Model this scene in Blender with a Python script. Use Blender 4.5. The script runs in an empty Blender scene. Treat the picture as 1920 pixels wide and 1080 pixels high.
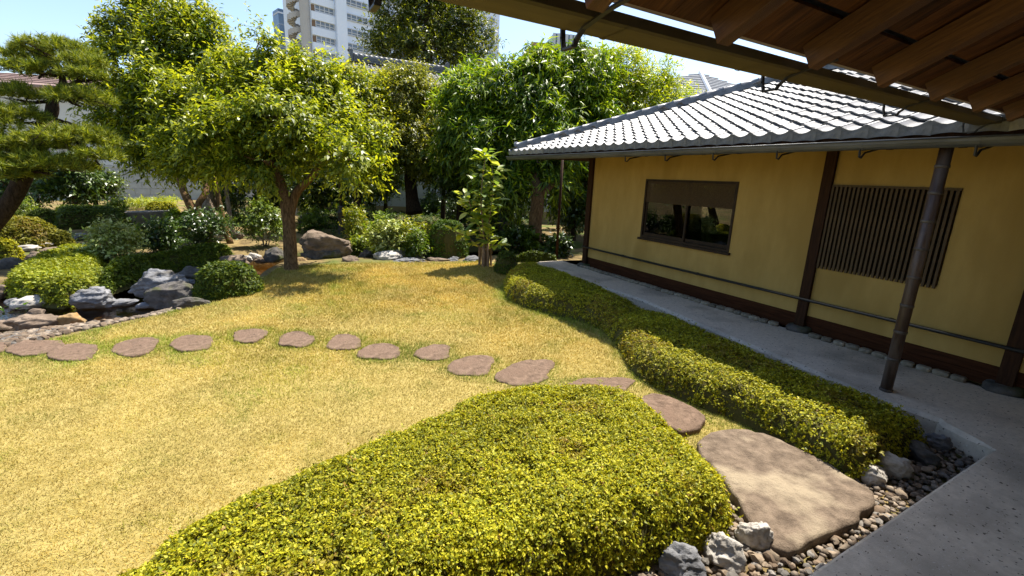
import bpy, math, random
import numpy as np
from mathutils import Matrix, Vector, noise as mnoise
sc = bpy.context.scene
COL = sc.collection
R = math.radians

# ---------------------------------------------------------------- camera
FPX = 852.9                       # focal length in pixels of the 1920 px wide photograph (16 mm lens)
YAW, PITCH, ROLL = 0.513553, -0.237227, 0.040160
CAMZ = 1.65
_f = np.array([math.sin(YAW)*math.cos(PITCH), math.cos(YAW)*math.cos(PITCH), math.sin(PITCH)])
_r = np.array([math.cos(YAW), -math.sin(YAW), 0.0]); _u = np.cross(_r, _f)
RR = _r*math.cos(ROLL)+_u*math.sin(ROLL); UU = -_r*math.sin(ROLL)+_u*math.cos(ROLL)
CAM = np.array([0, 0, CAMZ])
cd = bpy.data.cameras.new('camera'); cam = bpy.data.objects.new('camera', cd); COL.objects.link(cam)
cd.sensor_width = 36; cd.lens = 36*FPX/1920; cd.clip_start = 0.05; cd.clip_end = 6000
cam.matrix_world = Matrix(((RR[0], UU[0], -_f[0], 0), (RR[1], UU[1], -_f[1], 0), (RR[2], UU[2], -_f[2], CAMZ), (0, 0, 0, 1)))
sc.camera = cam
# ---------------------------------------------------------------- sky, sun, exposure
SUN_EL, SUN_AZ = R(61.2), R(63.0)        # azimuth from +Y towards +X
wd = bpy.data.worlds.new('World'); sc.world = wd; wd.use_nodes = True
wn = wd.node_tree.nodes
sky = wn.new('ShaderNodeTexSky'); sky.sky_type = 'NISHITA'; sky.sun_disc = False
sky.sun_elevation = SUN_EL; sky.sun_rotation = SUN_AZ; sky.air_density = 1.0; sky.dust_density = 1.1; sky.ozone_density = 1.9
wn['Background'].inputs[1].default_value = 0.112
wd.node_tree.links.new(sky.outputs[0], wn['Background'].inputs[0])
sl = bpy.data.lights.new('sun', 'SUN'); sl.energy = 4.8; sl.angle = R(0.5); sl.color = (1, 0.94, 0.84)
so = bpy.data.objects.new('sun', sl); COL.objects.link(so); so.location = (20, 10, 40)
sdir = Vector((math.sin(SUN_AZ)*math.cos(SUN_EL), math.cos(SUN_AZ)*math.cos(SUN_EL), math.sin(SUN_EL)))
so.rotation_euler = sdir.to_track_quat('Z', 'Y').to_euler()
sc.view_settings.view_transform = 'Standard'; sc.view_settings.look = 'None'
sc.view_settings.exposure = 1.2; sc.view_settings.gamma = 1.0; sc.view_settings.use_curve_mapping = False
sc.render.engine = 'CYCLES'
sc.cycles.max_bounces = 8; sc.cycles.transparent_max_bounces = 12
sc.cycles.use_denoising = True

# ---------------------------------------------------------------- layout helpers
def ray(px, py): return _f*FPX+RR*(px-960)-UU*(py-540)
def G(px, py, z=-0.15):
    d = ray(px, py); return CAM+d*((z-CAMZ)/d[2])
def P(px, py, w): return CAM+ray(px, py)*(w/FPX)
def AX(px, py, X): d = ray(px, py); return CAM+d*(X/d[0])
def AY(px, py, Y): d = ray(px, py); return CAM+d*(Y/d[1])
def W(p): return float(_f@(np.asarray(p[:3])-CAM))
def PX(p):
    q = np.asarray(p)-CAM; w = q@_f
    return np.stack([960+FPX*(q@RR)/w, 540-FPX*(q@UU)/w], -1)
def ZT(p, py):
    # height at which the upright line through p is seen at picture row py
    k = (540-py)/FPX; a = UU-_f*k; x, y = p[0], p[1]
    return CAMZ-(a[0]*x+a[1]*y)/a[2]
rng = np.random.default_rng(7)
def unit(v): return v/np.maximum(np.linalg.norm(v, axis=-1, keepdims=True), 1e-9)

_lat = np.random.default_rng(3).random((64, 64))
def vnoise(x, y):
    x = np.asarray(x, float); y = np.asarray(y, float)
    xi = np.floor(x).astype(int); yi = np.floor(y).astype(int); fx = x-xi; fy = y-yi
    fx = fx*fx*(3-2*fx); fy = fy*fy*(3-2*fy)
    g = lambda a, b: _lat[a % 64, b % 64]
    return (g(xi, yi)*(1-fx)+g(xi+1, yi)*fx)*(1-fy)+(g(xi, yi+1)*(1-fx)+g(xi+1, yi+1)*fx)*fy
def fbm(x, y, o=3):
    s = 0; a = .5
    for k in range(o): s = s+a*vnoise(x*2**k+17*k, y*2**k+5*k); a *= .5
    return s/(1-.5**o)
def inside(x, y, poly):
    x = np.asarray(x); y = np.asarray(y); c = np.zeros(x.shape, bool); n = len(poly)
    for i in range(n):
        x0, y0 = poly[i]; x1, y1 = poly[(i+1) % n]
        if y0 == y1: continue
        m = ((y0 > y) != (y1 > y)) & (x < (x1-x0)*(y-y0)/(y1-y0)+x0); c ^= m
    return c
def segdist(x, y, pts, closed=False):
    x = np.asarray(x, float); y = np.asarray(y, float); d = np.full(x.shape, 1e9)
    n = len(pts)
    for i in range(n if closed else n-1):
        ax, ay = pts[i][:2]; bx, by = pts[(i+1) % n][:2]
        l = (bx-ax)**2+(by-ay)**2+1e-12
        t = np.clip(((x-ax)*(bx-ax)+(y-ay)*(by-ay))/l, 0, 1)
        d = np.minimum(d, np.hypot(x-ax-t*(bx-ax), y-ay-t*(by-ay)))
    return d
def smooth_poly(pts, it=2):
    pts = [np.asarray(p[:2], float) for p in pts]
    for _ in range(it):
        q = []
        for i in range(len(pts)):
            a, b = pts[i], pts[(i+1) % len(pts)]
            q += [a*.75+b*.25, a*.25+b*.75]
        pts = q
    return pts
def catmull(pts, n=6):
    pts = [np.asarray(p, float) for p in pts]
    if len(pts) < 3: return [pts[0]+(pts[-1]-pts[0])*t for t in np.linspace(0, 1, n+1)]
    q = [2*pts[0]-pts[1]]+pts+[2*pts[-1]-pts[-2]]; out = []
    for i in range(1, len(q)-2):
        for k in range(n):
            t = k/n; a, b, c, d = q[i-1:i+3]
            out.append(.5*((2*b)+(c-a)*t+(2*a-5*b+4*c-d)*t*t+(3*b-a-3*c+d)*t**3))
    out.append(pts[-1]); return out

# ---------------------------------------------------------------- object helpers
def tag(o, label=None, cat=None, group=None, kind=None):
    if label: o['label'] = label
    if cat: o['category'] = cat
    if group: o['group'] = group
    if kind: o['kind'] = kind
    return o
def link(name, me, mat=None, parent=None):
    o = bpy.data.objects.new(name, me)
    if me is not None and mat is not None and not me.materials: me.materials.append(mat)
    COL.objects.link(o)
    if parent is not None: o.parent = parent
    return o
def empty(name, loc=(0, 0, 0), rz=0):
    o = bpy.data.objects.new(name, None); o.location = loc; o.rotation_euler = (0, 0, rz); o.empty_display_size = .1
    COL.objects.link(o); return o
def np_mesh(name, V, F, col=None, smooth=False):
    """V (n,3); F (m,k) faces of one size, or a list of such arrays; col per face"""
    me = bpy.data.meshes.new(name)
    Fs = F if isinstance(F, list) else [F]
    Fs = [np.asarray(f, np.int32) for f in Fs if len(f)]
    V = np.asarray(V, np.float32)
    me.vertices.add(len(V)); me.vertices.foreach_set('co', V.ravel())
    nl = sum(f.size for f in Fs); npoly = sum(len(f) for f in Fs)
    me.loops.add(nl); me.loops.foreach_set('vertex_index', np.concatenate([f.ravel() for f in Fs]))
    me.polygons.add(npoly)
    tot = np.concatenate([np.full(len(f), f.shape[1], np.int32) for f in Fs])
    st = np.concatenate([[0], np.cumsum(tot)[:-1]]).astype(np.int32)
    me.polygons.foreach_set('loop_start', st); me.polygons.foreach_set('loop_total', tot)
    if smooth: me.polygons.foreach_set('use_smooth', np.ones(npoly, bool))
    if col is not None:
        a = me.attributes.new('Col', 'FLOAT_COLOR', 'FACE')
        c = np.ones((npoly, 4), np.float32); c[:, :3] = col; a.data.foreach_set('color', c.ravel())
    me.update(calc_edges=True); me.validate()
    return me
class MB:
    def __init__(s): s.v = []; s.f = []; s.n = 0; s.sm = False
    def add(s, V, F):
        V = [tuple(map(float, v)) for v in V]
        s.v += V; s.f += [tuple(i+s.n for i in f) for f in F]; s.n += len(V); return s
    def box(s, a, b, bev=0.0):
        x0, y0, z0 = np.minimum(a, b); x1, y1, z1 = np.maximum(a, b)
        if bev <= 0:
            V = [(x, y, z) for z in (z0, z1) for y in (y0, y1) for x in (x0, x1)]
            return s.add(V, [(0, 2, 3, 1), (4, 5, 7, 6), (0, 1, 5, 4), (2, 6, 7, 3), (0, 4, 6, 2), (1, 3, 7, 5)])
        b = bev; V = []; F = []
        for z, i in ((z0, b), (z0+b, 0), (z1-b, 0), (z1, b)):
            V += [(x0+i, y0+i, z), (x1-i, y0+i, z), (x1-i, y1-i, z), (x0+i, y1-i, z)]
        F = [(3, 2, 1, 0), (12, 13, 14, 15)]
        for k in range(3):
            for j in range(4):
                F.append((k*4+j, k*4+(j+1) % 4, (k+1)*4+(j+1) % 4, (k+1)*4+j))
        return s.add(V, F)
    def obox(s, c, ax, ay, az, hx, hy, hz):
        c = np.asarray(c, float); ax, ay, az = [np.asarray(a, float) for a in (ax, ay, az)]
        V = [c+ax*hx*i+ay*hy*j+az*hz*k for k in (-1, 1) for j in (-1, 1) for i in (-1, 1)]
        return s.add(V, [(0, 2, 3, 1), (4, 5, 7, 6), (0, 1, 5, 4), (2, 6, 7, 3), (0, 4, 6, 2), (1, 3, 7, 5)])
    def tube(s, pts, rad, n=8, cap=True, ridge=0, seed=0):
        pts = [np.asarray(p, float) for p in pts]; m = len(pts)
        rad = [rad]*m if np.isscalar(rad) else list(rad)
        t0 = unit(pts[1]-pts[0]); a = np.cross(t0, [0, 0, 1.0])
        if np.linalg.norm(a) < .1: a = np.cross(t0, [1.0, 0, 0])
        a = unit(a); V = []
        rr = random.Random(seed); ph = [rr.random()*6.28 for _ in range(4)]
        for i, p in enumerate(pts):
            t = unit(pts[min(i+1, m-1)]-pts[max(i-1, 0)]); a = unit(a-t*(a@t)); b = np.cross(t, a)
            for k in range(n):
                th = 2*math.pi*k/n
                q = 1+(ridge*(math.sin(3*th+ph[0]+i*.25)*.6+math.sin(7*th+ph[1]+i*.4)*.5+math.sin(i*.9+ph[2])*.4) if ridge else 0)
                V.append(p+(a*math.cos(th)+b*math.sin(th))*rad[i]*q)
        F = [(i*n+k, i*n+(k+1) % n, (i+1)*n+(k+1) % n, (i+1)*n+k) for i in range(m-1) for k in range(n)]
        if cap: F += [tuple(range(n-1, -1, -1)), tuple((m-1)*n+k for k in range(n))]
        return s.add(V, F)
    def lathe(s, c, prof, n=16):
        V = [(c[0]+r*math.cos(2*math.pi*k/n), c[1]+r*math.sin(2*math.pi*k/n), c[2]+z) for r, z in prof for k in range(n)]
        F = [(i*n+k, i*n+(k+1) % n, (i+1)*n+(k+1) % n, (i+1)*n+k) for i in range(len(prof)-1) for k in range(n)]
        F += [tuple(range(n-1, -1, -1)), tuple((len(prof)-1)*n+k for k in range(n))]
        return s.add(V, F)
    def prism(s, poly, z0, z1, bev=0, wob=None):
        """outline poly (ccw) extruded from z0 up to z1, with a bevelled upper edge"""
        n = len(poly); c = np.mean([p[:2] for p in poly], 0); V = []
        rows = [(z0, 0), (z1-bev, 0), (z1-bev*.3, bev*.45), (z1, bev*1.1)] if bev else [(z0, 0), (z1, 0)]
        for z, i in rows:
            for p in poly:
                d = np.asarray(p[:2])-c; l = np.linalg.norm(d); q = c+d*(1-i/max(l, 1e-6))
                V.append((q[0], q[1], z+(wob(q[0], q[1]) if wob and z > z0 else 0)))
        F = [(k*n+j, k*n+(j+1) % n, (k+1)*n+(j+1) % n, (k+1)*n+j) for k in range(len(rows)-1) for j in range(n)]
        m = (len(rows)-1)*n
        V.append((c[0], c[1], z1+(wob(c[0], c[1]) if wob else 0)))
        F += [tuple(range(n-1, -1, -1))]+[(m+j, m+(j+1) % n, len(V)-1) for j in range(n)]
        return s.add(V, F)
    def mesh(s, name, smooth=False):
        me = bpy.data.meshes.new(name); me.from_pydata(s.v, [], s.f)
        if smooth: me.polygons.foreach_set('use_smooth', [True]*len(me.polygons))
        me.update(); return me
    def build(s, name, mat, parent=None, smooth=False): return link(name, s.mesh(name, smooth), mat, parent)

# ---------------------------------------------------------------- materials
def mat(name, c, c2=None, scale=6, rough=.8, bump=0, bscale=40, spec=.3, stretch=(1, 1, 1), metal=0, detail=6, contrast=(.35, .65), c3=None, s3=1.5):
    m = bpy.data.materials.new(name); m.use_nodes = True; nt = m.node_tree; N = nt.nodes; Lk = nt.links
    b = N['Principled BSDF']; b.inputs['Roughness'].default_value = rough; b.inputs['Metallic'].default_value = metal
    b.inputs['Specular IOR Level'].default_value = spec
    b.inputs['Base Color'].default_value = (*c, 1)
    tc = N.new('ShaderNodeTexCoord'); mp = N.new('ShaderNodeMapping'); mp.inputs['Scale'].default_value = stretch
    Lk.new(tc.outputs['Object'], mp.inputs[0])
    if c2 is not None:
        nz = N.new('ShaderNodeTexNoise'); nz.inputs['Scale'].default_value = scale; nz.inputs['Detail'].default_value = detail
        nz.inputs['Roughness'].default_value = .65
        Lk.new(mp.outputs[0], nz.inputs['Vector'])
        rp = N.new('ShaderNodeValToRGB'); rp.color_ramp.elements[0].position = contrast[0]; rp.color_ramp.elements[1].position = contrast[1]
        rp.color_ramp.elements[0].color = (*c, 1); rp.color_ramp.elements[1].color = (*c2, 1)
        Lk.new(nz.outputs['Fac'], rp.inputs[0]); out = rp.outputs[0]
        if c3 is not None:
            n3 = N.new('ShaderNodeTexNoise'); n3.inputs['Scale'].default_value = s3; n3.inputs['Detail'].default_value = 5
            Lk.new(mp.outputs[0], n3.inputs['Vector'])
            r3 = N.new('ShaderNodeValToRGB'); r3.color_ramp.elements[0].position = .5; r3.color_ramp.elements[1].position = .62
            Lk.new(n3.outputs['Fac'], r3.inputs[0])
            mx = N.new('ShaderNodeMix'); mx.data_type = 'RGBA'
            Lk.new(r3.outputs[0], mx.inputs[0]); Lk.new(out, mx.inputs[6]); mx.inputs[7].default_value = (*c3, 1); out = mx.outputs[2]
        Lk.new(out, b.inputs['Base Color'])
    if bump:
        nb = N.new('ShaderNodeTexNoise'); nb.inputs['Scale'].default_value = bscale; nb.inputs['Detail'].default_value = 8
        nb.inputs['Roughness'].default_value = .7
        Lk.new(mp.outputs[0], nb.inputs['Vector'])
        bp = N.new('ShaderNodeBump'); bp.inputs['Strength'].default_value = min(bump, 1); bp.inputs['Distance'].default_value = .02*max(1, bump)
        Lk.new(nb.outputs['Fac'], bp.inputs['Height']); Lk.new(bp.outputs[0], b.inputs['Normal'])
    return m
def leafmat(name, trans=.35, rough=.42, spec=.5, tint=(1.35, 1.25, .5)):
    m = bpy.data.materials.new(name); m.use_nodes = True; nt = m.node_tree; N = nt.nodes; Lk = nt.links
    b = N['Principled BSDF']; b.inputs['Roughness'].default_value = rough; b.inputs['Specular IOR Level'].default_value = spec
    at = N.new('ShaderNodeAttribute'); at.attribute_name = 'Col'
    Lk.new(at.outputs['Color'], b.inputs['Base Color'])
    tr = N.new('ShaderNodeBsdfTranslucent')
    vm = N.new('ShaderNodeVectorMath'); vm.operation = 'MULTIPLY'; vm.inputs[1].default_value = tint
    Lk.new(at.outputs['Color'], vm.inputs[0]); Lk.new(vm.outputs[0], tr.inputs['Color'])
    mx = N.new('ShaderNodeMixShader'); mx.inputs[0].default_value = trans
    Lk.new(b.outputs[0], mx.inputs[1]); Lk.new(tr.outputs[0], mx.inputs[2]); Lk.new(mx.outputs[0], N['Material Output'].inputs[0])
    return m
def glassmat(name, tint=(.6, .6, .6), rough=.01, ior=1.5, bump=0, bscale=5):
    m = bpy.data.materials.new(name); m.use_nodes = True; nt = m.node_tree; N = nt.nodes; Lk = nt.links
    N.remove(N['Principled BSDF'])
    t = N.new('ShaderNodeBsdfTransparent'); t.inputs[0].default_value = (*tint, 1)
    g = N.new('ShaderNodeBsdfGlossy'); g.inputs['Roughness'].default_value = rough
    f = N.new('ShaderNodeFresnel'); f.inputs[0].default_value = ior
    mx = N.new('ShaderNodeMixShader'); Lk.new(f.outputs[0], mx.inputs[0]); Lk.new(t.outputs[0], mx.inputs[1]); Lk.new(g.outputs[0], mx.inputs[2])
    if bump:
        tc = N.new('ShaderNodeTexCoord'); nb = N.new('ShaderNodeTexNoise'); nb.inputs['Scale'].default_value = bscale; nb.inputs['Detail'].default_value = 4
        Lk.new(tc.outputs['Object'], nb.inputs['Vector'])
        bp = N.new('ShaderNodeBump'); bp.inputs['Strength'].default_value = bump; bp.inputs['Distance'].default_value = .02
        Lk.new(nb.outputs['Fac'], bp.inputs['Height']); Lk.new(bp.outputs[0], g.inputs['Normal']); Lk.new(bp.outputs[0], f.inputs['Normal'])
    Lk.new(mx.outputs[0], N['Material Output'].inputs[0]); return m

M = {}
M['earth'] = mat('earth', (.115, .082, .04), (.27, .20, .085), 3.5, .95, .6, 30, .1, c3=(.10, .12, .03), s3=.9)
M['lawn'] = mat('lawn', (.25, .195, .055), (.37, .29, .10), 9, .95, .5, 60, .1)
M['concrete'] = mat('concrete', (.56, .47, .36), (.70, .60, .475), 22, .9, .35, 120, .25, contrast=(.3, .62), c3=(.43, .365, .285), s3=1.3)
def specks(m, scale, col, lim):
    nt = m.node_tree; N = nt.nodes; b = N['Principled BSDF']; src = b.inputs['Base Color'].links[0].from_socket
    tc = N.new('ShaderNodeTexCoord'); nz = N.new('ShaderNodeTexNoise'); nz.inputs['Scale'].default_value = scale; nz.inputs['Detail'].default_value = 2
    rp = N.new('ShaderNodeValToRGB'); rp.color_ramp.elements[0].position = lim; rp.color_ramp.elements[1].position = lim+.03
    mx = N.new('ShaderNodeMix'); mx.data_type = 'RGBA'; mx.inputs[7].default_value = (*col, 1)
    nt.links.new(tc.outputs['Object'], nz.inputs['Vector']); nt.links.new(nz.outputs['Fac'], rp.inputs[0]); nt.links.new(rp.outputs[0], mx.inputs[0]); nt.links.new(src, mx.inputs[6]); nt.links.new(mx.outputs[2], b.inputs['Base Color'])
specks(M['concrete'], 42, (.12, .095, .07), .655); specks(M['concrete'], 75, (.66, .61, .54), .66)
M['stucco'] = mat('stucco', (.44, .285, .085), (.51, .335, .105), 3, .95, .25, 160, .1, c3=(.40, .255, .073), s3=.9, stretch=(1.6, 1.6, .55))
M['post'] = mat('dark_timber', (.028, .012, .006), (.055, .024, .010), 5, .7, .2, 30, .12, (8, 8, .8))
M['skirt'] = mat('skirting_timber', (.04, .015, .007), (.075, .028, .012), 6, .8, .2, 30, .06, (6, .6, 6))
M['rafter'] = mat('rafter_timber', (.075, .028, .008), (.19, .08, .022), 9, .42, .25, 30, .5, (9, .7, 9), c3=(.085, .032, .010), s3=1.2)
M['board'] = mat('board_timber', (.05, .017, .006), (.14, .055, .017), 8, .65, .2, 30, .25, (7, .8, 7), c3=(.035, .012, .005), s3=1.6)
M['batten'] = mat('batten_timber', (.40, .30, .19), (.52, .41, .27), 5, .7, .1, 30, .2, (.8, 8, 8))
M['gutter_old'] = mat('olive_gutter_metal', (.075, .054, .018), (.12, .086, .028), 5, .6, .1, 30, .35, (.4, 2, 2), c3=(.10, .07, .022), s3=2)
M['gutter'] = mat('grey_gutter_metal', (.05, .053, .056), (.11, .115, .12), 6, .4, .1, 40, .5, (2, .4, 2))
M['iron'] = mat('black_iron', (.014, .012, .010), (.03, .026, .02), 20, .5, 0, 40, .5)
M['bamboo'] = mat('brown_bamboo_pipe', (.05, .026, .014), (.10, .06, .038), 6, .45, .1, 30, .5, (4, 4, .7), c3=(.12, .085, .065), s3=3)
M['bamboo_node'] = mat('bamboo_node_ring', (.11, .09, .075), (.07, .052, .04), 20, .5, 0, 30, .4)
M['tile'] = mat('smoked_clay_tile', (.15, .146, .142), (.245, .237, .228), 9, .45, .15, 50, .45, c3=(.18, .165, .15), s3=1.6)
def vary(m, lo, hi, island=False):
    nt = m.node_tree; N = nt.nodes; b = N['Principled BSDF']; src = b.inputs['Base Color'].links[0].from_socket
    inf = N.new('ShaderNodeNewGeometry') if island else N.new('ShaderNodeObjectInfo')
    mr = N.new('ShaderNodeMapRange'); mr.inputs[3].default_value = lo; mr.inputs[4].default_value = hi
    nt.links.new(inf.outputs['Random Per Island' if island else 'Random'], mr.inputs[0])
    vm = N.new('ShaderNodeVectorMath'); vm.operation = 'SCALE'; nt.links.new(src, vm.inputs[0]); nt.links.new(mr.outputs[0], vm.inputs['Scale']); nt.links.new(vm.outputs[0], b.inputs['Base Color'])
vary(M['tile'], .62, 1.3); vary(M['board'], .55, 1.3); vary(M['rafter'], .8, 1.25)
M['tile_lip'] = mat('weathered_tile_lip', (.075, .078, .08), (.17, .172, .175), 14, .6, .2, 50, .35)
M['ridge'] = mat('ridge_tile', (.085, .09, .10), (.17, .178, .19), 8, .42, .1, 50, .5)
M['cobble'] = mat('cobble', (.22, .185, .13), (.36, .31, .23), 14, .9, .5, 50, .2)
M['window_frame'] = mat('brown_window_frame', (.03, .018, .010), (.05, .03, .016), 8, .6, 0, 30, .2)
M['slat'] = mat('lattice_slat', (.075, .045, .018), (.115, .07, .03), 7, .65, .1, 30, .3, (6, 6, .8))
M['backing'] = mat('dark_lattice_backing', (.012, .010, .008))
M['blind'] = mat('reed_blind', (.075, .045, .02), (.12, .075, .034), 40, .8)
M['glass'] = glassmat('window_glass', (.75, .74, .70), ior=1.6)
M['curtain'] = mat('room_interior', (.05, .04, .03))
M['rock_grey'] = mat('grey_rock', (.12, .12, .125), (.30, .30, .31), 5, .9, .9, 16, .25, (1, 1, 2.4), c3=(.11, .10, .085), s3=3)
M['rock_pale'] = mat('pale_rock', (.33, .30, .26), (.62, .58, .52), 6, .9, .9, 16, .25, (1, 1, 2), c3=(.20, .17, .13), s3=4)
M['rock_brown'] = mat('brown_rock', (.13, .094, .068), (.28, .215, .16), 6, .9, .9, 16, .2, (1, 1, 2), c3=(.10, .075, .05), s3=3)
M['rock_dark'] = mat('dark_rock', (.055, .05, .045), (.15, .135, .12), 7, .9, .9, 16, .25, c3=(.07, .075, .03), s3=4)
M['rock_ochre'] = mat('ochre_rock', (.24, .15, .06), (.42, .30, .16), 6, .9, .8, 16, .25, c3=(.34, .15, .03), s3=4)
M['step'] = mat('stepping_stone', (.115, .076, .052), (.225, .152, .106), 16, .92, 1.0, 34, .15, c3=(.17, .112, .078), s3=5)
M['slab'] = mat('step_slab', (.11, .08, .056), (.23, .172, .122), 11, .92, 1.0, 30, .2, c3=(.33, .265, .18), s3=2.6)
M['pebble'] = mat('pebble', (.16, .125, .095), (.30, .24, .18), 9, .9, .4, 40, .2); vary(M['pebble'], .35, 1.25, True)
M['bark'] = mat('furrowed_bark', (.075, .042, .018), (.23, .14, .065), 7, .95, 1.5, 14, .1, (5, 5, .9))
M['bark_grey'] = mat('grey_bark', (.14, .105, .075), (.33, .26, .19), 6, .95, 1.0, 16, .1, (4, 4, .9))
M['bark_dark'] = mat('dark_bark', (.025, .017, .011), (.075, .05, .032), 8, .95, 1.2, 16, .1, (4, 4, 1))
M['twig'] = mat('hedge_twigs', (.05, .052, .010), (.09, .075, .02), 60, .95)
M['leaf'] = leafmat('leaf', .48)
M['leaf_gloss'] = leafmat('glossy_leaf', .22, .36, .5)
M['hedge'] = leafmat('hedge_leaf', .30, .55, .25, (1.3, 1.2, .4))
M['grass'] = leafmat('grass_blade', .2, .7, .15, (1.2, 1.15, .7))
M['needle'] = leafmat('pine_needle', .25, .5, .35)
M['water'] = glassmat('stream_water', (.50, .36, .18), .02, 1.33, .35, 9)
M['bounce_wall'] = mat('bounce_white_plaster', (.70, .70, .68), (.78, .78, .76), 2, .9, .05, 60, .2)
M['kura_wall'] = mat('grey_white_plaster', (.42, .42, .40), (.50, .50, .48), 2, .9, .05, 60, .2)
M['ochre_band'] = mat('ochre_plinth', (.30, .22, .10), (.36, .27, .13), 3, .9)
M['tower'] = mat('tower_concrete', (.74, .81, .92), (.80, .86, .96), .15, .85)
M['tower_dark'] = mat('tower_recess', (.30, .32, .35))
M['tower_frame'] = mat('tower_window_frame', (.55, .57, .6))
M['tower_glass'] = mat('tower_glass', (.13, .16, .20), (.20, .24, .29), .2, .15, spec=.7)
M['tower_brown'] = mat('tower_brown_panel', (.20, .13, .08))
M['stair'] = mat('stair_concrete', (.45, .43, .41), (.52, .5, .47), .3, .9)
M['blue_glass'] = mat('blue_curtain_wall', (.06, .10, .16), (.11, .17, .25), .2, .12, spec=.7)
M['brick'] = mat('brown_office_wall', (.32, .19, .13), (.36, .22, .15), .4, .9)
M['pale_blue'] = mat('pale_mullion', (.55, .58, .63))
M['slate'] = mat('grey_roof_sheet', (.26, .27, .29), (.32, .33, .35), 1, .7)
M['brown_roof'] = mat('brown_roof_sheet', (.24, .16, .14), (.30, .21, .18), 2, .7)
M['cream'] = mat('cream_wall', (.62, .60, .55), (.68, .66, .62), 1, .9)
M['block'] = mat('grey_block_wall', (.34, .35, .34), (.44, .45, .44), 3, .95, .2, 40)
M['granite'] = mat('cut_granite', (.19, .165, .14), (.33, .29, .24), 14, .9, .4, 50)
M['red_brown'] = mat('red_brown_fence', (.17, .085, .045), (.22, .115, .06), 3, .8)
M['stake'] = mat('stake_wood', (.17, .10, .05), (.34, .22, .12), 8, .9, .5, 30, .2, (3, 3, .8))

# ================================================================ THE GROUND
LAWN_Z = -0.15
streamline = [G(-420, 640, -.3), G(-150, 605, -.3), (G(40, 592, -.3)), G(180, 578, -.3), G(290, 566, -.3), G(375, 530, -.3), G(460, 500, -.3), G(540, 488, -.3), G(640, 486, -.3), G(740, 485, -.3),
              G(850, 484, -.3), G(930, 480, -.3), G(1010, 474, -.3), G(1060, 469, -.3)]
streamline = [p[:2] for p in catmull(streamline, 5)]
swid = np.interp(np.arange(len(streamline)), [0, 10, 20, 27, 36, 66], [1.25, 1.2, 1.0, .62, .44, .38])
SAP = G(910, 505, -.1)
def stream_d(x, y):
    d = np.full(np.shape(x), 1e9)
    for i in range(len(streamline)-1):
        (ax, ay), (bx, by) = streamline[i], streamline[i+1]; l = (bx-ax)**2+(by-ay)**2
        t = np.clip(((x-ax)*(bx-ax)+(y-ay)*(by-ay))/l, 0, 1)
        d = np.minimum(d, np.hypot(x-ax-t*(bx-ax), y-ay-t*(by-ay))-(swid[i]*(1-t)+swid[i+1]*t))
    return d
def ground_z(x, y):
    x = np.asarray(x, float); y = np.asarray(y, float)
    z = np.full(x.shape, LAWN_Z)
    z = z+(fbm(x*.45+9, y*.45)-.5)*.06*np.clip((y-1.5)/2, 0, 1)*np.clip((30-np.hypot(x, y))/10, 0, 1)
    z = z+.10*np.exp(-((x-SAP[0])**2+(y-SAP[1])**2)/.35)
    near = (np.hypot(x, y) < 30)
    d = np.full(x.shape, 9.0)
    if near.any(): d[near] = stream_d(x[near], y[near])
    t = np.clip((.28-d)/.45, 0, 1); z = z-(t*t*(3-2*t))*.42
    return z
def zg(p): return float(ground_z(np.array([p[0]]), np.array([p[1]]))[0])
def grid_lines(a, b, step, far):
    l = list(np.arange(a, b+1e-6, step)); s = step
    x = b; r = []
    while x < far: s *= 1.45; x += s; r.append(x)
    s = step; x = a; q = []
    while x > -far: s *= 1.45; x -= s; q.append(x)
    return np.array(q[::-1]+l+r)
gx = grid_lines(-11, 6.2, .1, 3000); gy = grid_lines(1.0, 16, .1, 3000)
XX, YY = np.meshgrid(gx, gy, indexing='ij'); ZZ = ground_z(XX, YY)
ZZ = np.where(YY < 1.25, -.19, ZZ)
nx, ny = XX.shape; idx = np.arange(nx*ny).reshape(nx, ny)
F = np.stack([idx[:-1, :-1], idx[1:, :-1], idx[1:, 1:], idx[:-1, 1:]], -1).reshape(-1, 4)
o = link('ground', np_mesh('ground', np.stack([XX, YY, ZZ], -1).reshape(-1, 3), F, smooth=True), M['earth'])
tag(o, 'bare brown earth and dry grass of the garden', kind='structure')
# water
wl = []; wr = []
for i, p in enumerate(streamline):
    a = np.array(streamline[max(i-1, 0)]); b = np.array(streamline[min(i+1, len(streamline)-1)]); t = unit(b-a); n = np.array([-t[1], t[0]])
    wl.append((*(np.array(p)+n*(swid[i]+.5)), -.30)); wr.append((*(np.array(p)-n*(swid[i]+.5)), -.30))
V = []; F = []
for i in range(len(wl)):
    for k in range(7): V.append(np.array(wl[i])*(1-k/6)+np.array(wr[i])*k/6)
for i in range(len(wl)-1):
    for k in range(6): F.append((i*7+k, i*7+k+1, (i+1)*7+k+1, (i+1)*7+k))
o = MB().add(V, F).build('stream_water', M['water'], smooth=True); tag(o, 'shallow brown garden stream winding past rocks', kind='structure')

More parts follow.
